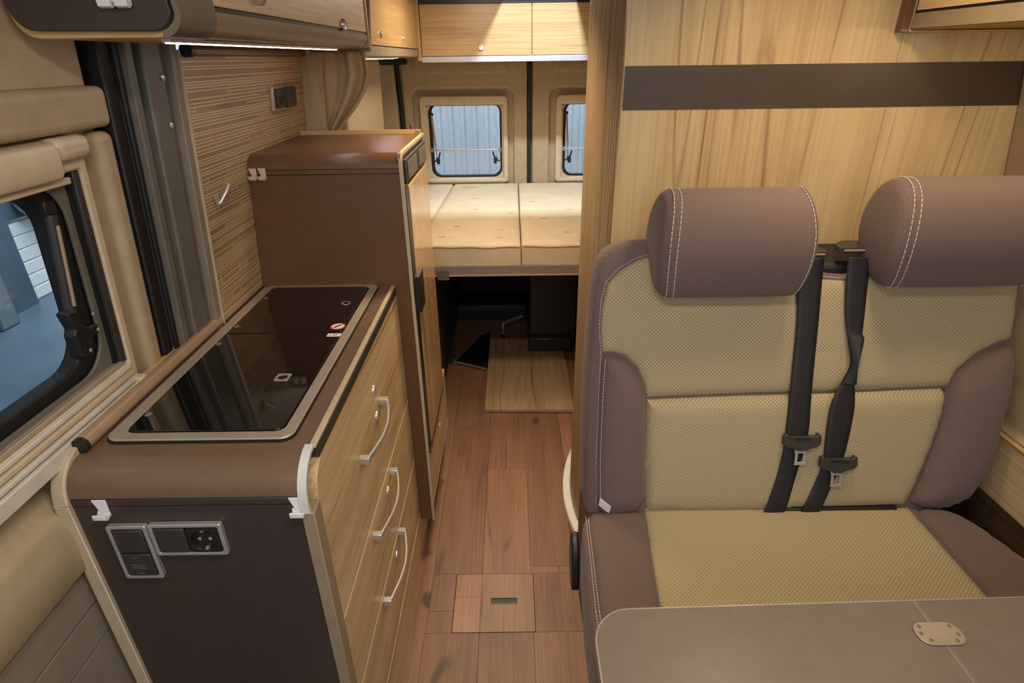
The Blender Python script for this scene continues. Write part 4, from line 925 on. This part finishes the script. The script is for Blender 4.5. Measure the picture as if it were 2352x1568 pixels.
# headrests
def headrest(x0, x1, dz, label, dy=0.0):
    h = thing('headrest', label, 'headrest', ((x0 + x1) / 2, 1.12 + dy, 1.02), 'bench headrests')
    prof = [(1.088, 1.015), (1.068, 1.020), (1.055, 1.045), (1.046, 1.085), (1.046, 1.130), (1.056, 1.172), (1.075, 1.205), (1.103, 1.224), (1.135, 1.226), (1.165, 1.205), (1.182, 1.165), (1.184, 1.12), (1.172, 1.075), (1.150, 1.04), (1.12, 1.02)]
    prof = [(a + dy, b + dz) for a, b in smooth_poly(prof, 2)]
    cyy = sum(p[0] for p in prof) / len(prof); czz = sum(p[1] for p in prof) / len(prof); n = len(prof)
    hh_ = .105
    def station(x, s, sh=0.0, bow=0.0): return [(x + bow * max(0, 1 - ((b - czz) * s / hh_) ** 2), cyy + sh + (a - cyy - 0.0) * s, czz + (b - czz) * s) for a, b in prof]
    def bw(t): return (.016 * max(0, t - .5) - .012 * max(0, .5 - t)) * 1.0
    cum = [0]
    for i in range(n): cum.append(cum[-1] + math.dist(prof[i], prof[(i + 1) % n]))
    # main sleeve
    seam0, seam1 = x0 + .034, x1 - .024
    xs = [seam0 + (seam1 - seam0) * i / 16 for i in range(17)]
    mb = MB(); mb.uv = []
    for i, x in enumerate(xs):
        t = i / 16; s = 1.0 - .012 * (2 * t - 1) ** 4 - (.006 if i in (0, 16) else 0)
        for k, p in enumerate(station(x, s, 0, bw(t) * 1.6)): mb.v.append(Vector(p)); mb.uv.append((x, cum[k]))
    for i in range(16):
        for k in range(n): mb.f.append((i * n + k, i * n + (k + 1) % n, (i + 1) * n + (k + 1) % n, (i + 1) * n + k))
    mb.build('cushion', 'brown_fab', h, smooth=True)
    for (xe, sgn, w) in ((seam0, -1, .020), (seam1, 1, .008)):
        mb = MB(); mb.uv = []
        st_ = [(0, 0.990), (.2, .998), (.6, .975), (.85, .93), (.97, .86), (1.02, .74), (1.04, .45), (1.04, .02)]
        b0 = bw(1.0) * 1.6 if sgn > 0 else bw(0.0) * 1.6
        for (t, s) in st_:
            for k, p in enumerate(station(xe + sgn * w * t, s, 0.010 * t, b0 + (sgn * .004 * t if sgn < 0 else 0))): mb.v.append(Vector(p)); mb.uv.append((p[1], p[2]))
        for i in range(len(st_) - 1):
            for k in range(n): mb.f.append((i * n + k, i * n + (k + 1) % n, (i + 1) * n + (k + 1) % n, (i + 1) * n + k))
        mb.f.append(tuple((len(st_) - 1) * n + k for k in range(n)))
        mb.build('end_panel', 'brown_fab', h, smooth=True)
    for xx, s, bb in ((seam0 + .006, 1.002, bw(0) * 1.6), (seam0 - .008, 1.006, bw(0) * 1.6), (seam1 - .004, 1.002, bw(1) * 1.6)):
        pts = station(xx, s, 0, bb); pts = pts[:int(n * .62)]
        stitches(pts, 'stitching', h, r=0.0008)
    for xx in (x0 + .10, x1 - .10): MB().tube([(xx, 1.13 + dy, 0.98), (xx, 1.13 + dy, 1.05)], 0.006, 10).build('post', 'chrome', h, smooth=True)
    return h
headrest(.284, .588, -0.006, 'brown twill headrest on the left seat of the bench')
headrest(.728, 1.050, 0.010, 'brown twill headrest on the right seat of the bench, cut by the frame edge')

# seat belts
def belt(L, label, gx, gz, guidew, bz):
    b = thing('seat_belt', label, 'seat belt', (gx, 1.15, 0.53), 'bench seat belts')
    # L: list of (xl, xr, z, h)
    pts = []
    n = len(L)
    def cat(a, b_, c, d, t): return .5 * ((2 * b_) + (-a + c) * t + (2 * a - 5 * b_ + 4 * c - d) * t * t + (-a + 3 * b_ - 3 * c + d) * t ** 3)
    rows = []
    for i in range(n - 1):
        P = [L[max(i - 1, 0)], L[i], L[i + 1], L[min(i + 2, n - 1)]]
        for k in range(8):
            t = k / 8; rows.append([cat(P[0][j], P[1][j], P[2][j], P[3][j], t) for j in range(4)])
    rows.append(list(L[-1]))
    mb = MB(); mb.uv = []; vs = []
    for (xl, xr, z, h) in rows:
        tw = 0.0
        if xr - xl < .03: tw = math.sqrt(max(0, .045 ** 2 - (xr - xl) ** 2)) * .3
        for k in range(5):
            s = k / 4; vs.append(bkm(xl + (xr - xl) * s, z, h + .012 + .0012 * math.sin(PI * s) + tw * s))
    mb.v = [Vector(v) for v in vs]; mb.uv = [(v[0], v[2]) for v in vs]
    mb.f = [(i * 5 + k, i * 5 + k + 1, i * 5 + 6 + k, i * 5 + 5 + k) for i in range(len(rows) - 1) for k in range(4)]
    w = mb.build('webbing', 'webbing', b, smooth=True); md = w.modifiers.new('thickness', 'SOLIDIFY'); md.thickness = 0.0016; md.offset = 1
    # guide at the shoulder
    p = bkm(gx, gz, 0.006)
    g = MB().prism([(p[0] - guidew / 2, p[1] + .000)] + [(p[0] + guidew / 2 * math.cos(a), p[1] + .0 + .048 * math.sin(a)) for a in [PI - PI * k / 12 for k in range(13)]] + [(p[0] + guidew / 2, p[1] - .006), (p[0] - guidew / 2, p[1] - .006)], p[2] - .006, p[2] + .007, 2).build('shoulder_guide', 'dark_plastic', b, bev=0.003, seg=3)
    MB().box(p[0] - guidew / 2 * .8, p[0] + guidew / 2 * .8, p[1] - .009, p[1] - .005, p[2] - .001, p[2] + .003).build('guide_lip', 'fascia', b, bev=0.001)
    # tongue
    (tx, tz) = bz; hh = .022 + .012
    def P2(dx, dz): return (tx + dx, tz + dz)
    body = [P2(-.040, .014), P2(-.034, .018), P2(-.030, .012), P2(.030, .012), P2(.034, .018), P2(.040, .014), P2(.041, -.004), P2(.034, -.011), P2(.014, -.016), P2(.010, -.020), P2(-.010, -.020), P2(-.014, -.016), P2(-.034, -.011), P2(-.041, -.004)]
    mb = MB(); nb = len(body)
    for h_ in (.024, .036):
        mb.v += [Vector(bkm(a, z, h_)) for a, z in body]
    mb.f = [tuple(range(nb)), tuple(range(nb, 2 * nb))] + [(i, (i + 1) % nb, (i + 1) % nb + nb, i + nb) for i in range(nb)]
    mb.build('tongue_grip', 'dark_plastic', b, bev=0.002)
    MB().box(-.018, .018, 0, .002, .005, .009).map(lambda v: bkm(tx + v.x, tz + v.z, .0362 + v.y)).build('tongue_slot', 'black_rubber', b)
    o_ = [(-.014, -.017), (.014, -.017), (.0115, -.030), (.0125, -.052), (-.0125, -.052), (-.0115, -.030)]; i_ = [(-.006, -.026), (.006, -.026), (.006, -.034), (.0065, -.045), (-.0065, -.045), (-.006, -.034)]
    mb = MB(); 
    for h_ in (.0285, .0315):
        for LL in (o_, i_): mb.v += [Vector(bkm(tx + a, tz + c, h_)) for a, c in LL]
    nn = 6
    for i in range(nn):
        j = (i + 1) % nn; mb.f += [(i, j, nn + j, nn + i), (2 * nn + i, 3 * nn + i, 3 * nn + j, 2 * nn + j), (i, 2 * nn + i, 2 * nn + j, j), (nn + i, nn + j, 3 * nn + j, 3 * nn + i)]
    mb.build('metal_tongue', 'chrome', b, bev=0.0006)
belt([(.588, .642, 1.068, .010), (.592, .643, 1.02, .006), (.598, .644, .94, .004), (.597, .643, .86, .004), (.594, .641, .78, .007), (.591, .641, .71, .008), (.589, .634, .665, .008), (.580, .622, .61, .007), (.563, .608, .545, .008), (.556, .602, .522, .004)],
     'left black seat belt hanging straight down the bench back', .620, 1.075, .070, (.623, .690))
belt([(.690, .740, 1.068, .010), (.692, .738, 1.03, .007), (.697, .738, .96, .006), (.708, .735, .90, .008), (.716, .726, .855, .012), (.704, .727, .82, .010), (.690, .732, .79, .010), (.681, .734, .755, .010), (.678, .728, .69, .010), (.677, .718, .635, .009), (.665, .705, .59, .006), (.648, .688, .545, .008), (.640, .681, .522, .004)],
     'right black seat belt with a twist beside the right headrest', .722, 1.082, .088, (.706, .640))

# ================================================================== TABLE
tbx = thing('folding_table', 'taupe folding table with pale edge and steel hinge in front of the bench', 'table', (0.6, 0.35, 0.0))
TZ = 0.70
tsl = lambda v: (v.x, v.y + .020 * (v.x - .16) if v.y > .3 else v.y, v.z)
l1 = MB().prism(rrect(.1155, .6045, .05, .598, .05, 8, rs=(.001, .055, .05, .001)), TZ - .022, TZ, 2).map(tsl).build('table_leaf', 'table_top', tbx)
l2 = MB().prism(rrect(.6085, 1.120, .05, .598, .001), TZ - .022, TZ, 2).map(tsl).build('table_leaf', 'table_top', tbx)
MB().ring(rrect(.1130, .6068, .0475, .6005, .05, 8, rs=(.001, .0575, .05, .001)), rrect(.1154, .6046, .0499, .5981, .05, 8, rs=(.001, .0551, .05, .001)), TZ - .023, TZ + .0006, 2).map(tsl).build('edge_trim', 'alu', l1)
MB().ring(rrect(.6078, 1.123, .0475, .6005, .001), rrect(.6090, 1.1195, .0499, .5981, .001), TZ - .023, TZ + .0006, 2).map(tsl).build('edge_trim', 'alu', l2)
for yc in (0.551, 0.12):
    hp = MB().prism(rrect(.5735, .6405, yc - .0185, yc + .0185, .0165, 6), TZ + .0008, TZ + .0026, 2).build('hinge_plate', flat('hinge_steel', (172, 160, 144), 0.35, 0.5), tbx, bev=0.0006)
    for (dx, dy) in ((-.022, .011), (-.026, 0), (-.018, -.011), (.022, .011), (.026, -.002), (.018, -.012)):
        MB().lathe((.607 + dx, yc + dy, TZ + .0026), (0, 0, 1), [(.0030, 0), (.0028, .0004), (.0004, .0003)], 10).build('screw', 'pillar_grey', hp)
MB().box(.30, .92, .12, .50, TZ - .045, TZ - .023).build('under_frame', 'dark_plastic', tbx, bev=0.003)
MB().tube([(.70, .30, 0.0), (.70, .30, TZ - .045)], 0.03, 20).build('table_leg', 'alu', tbx, smooth=True)
MB().lathe((.70, .30, 0.0), (0, 0, 1), [(.14, 0), (.14, .012), (.04, .03), (.03, .03)], 28).build('leg_foot', 'alu', tbx, smooth=True)
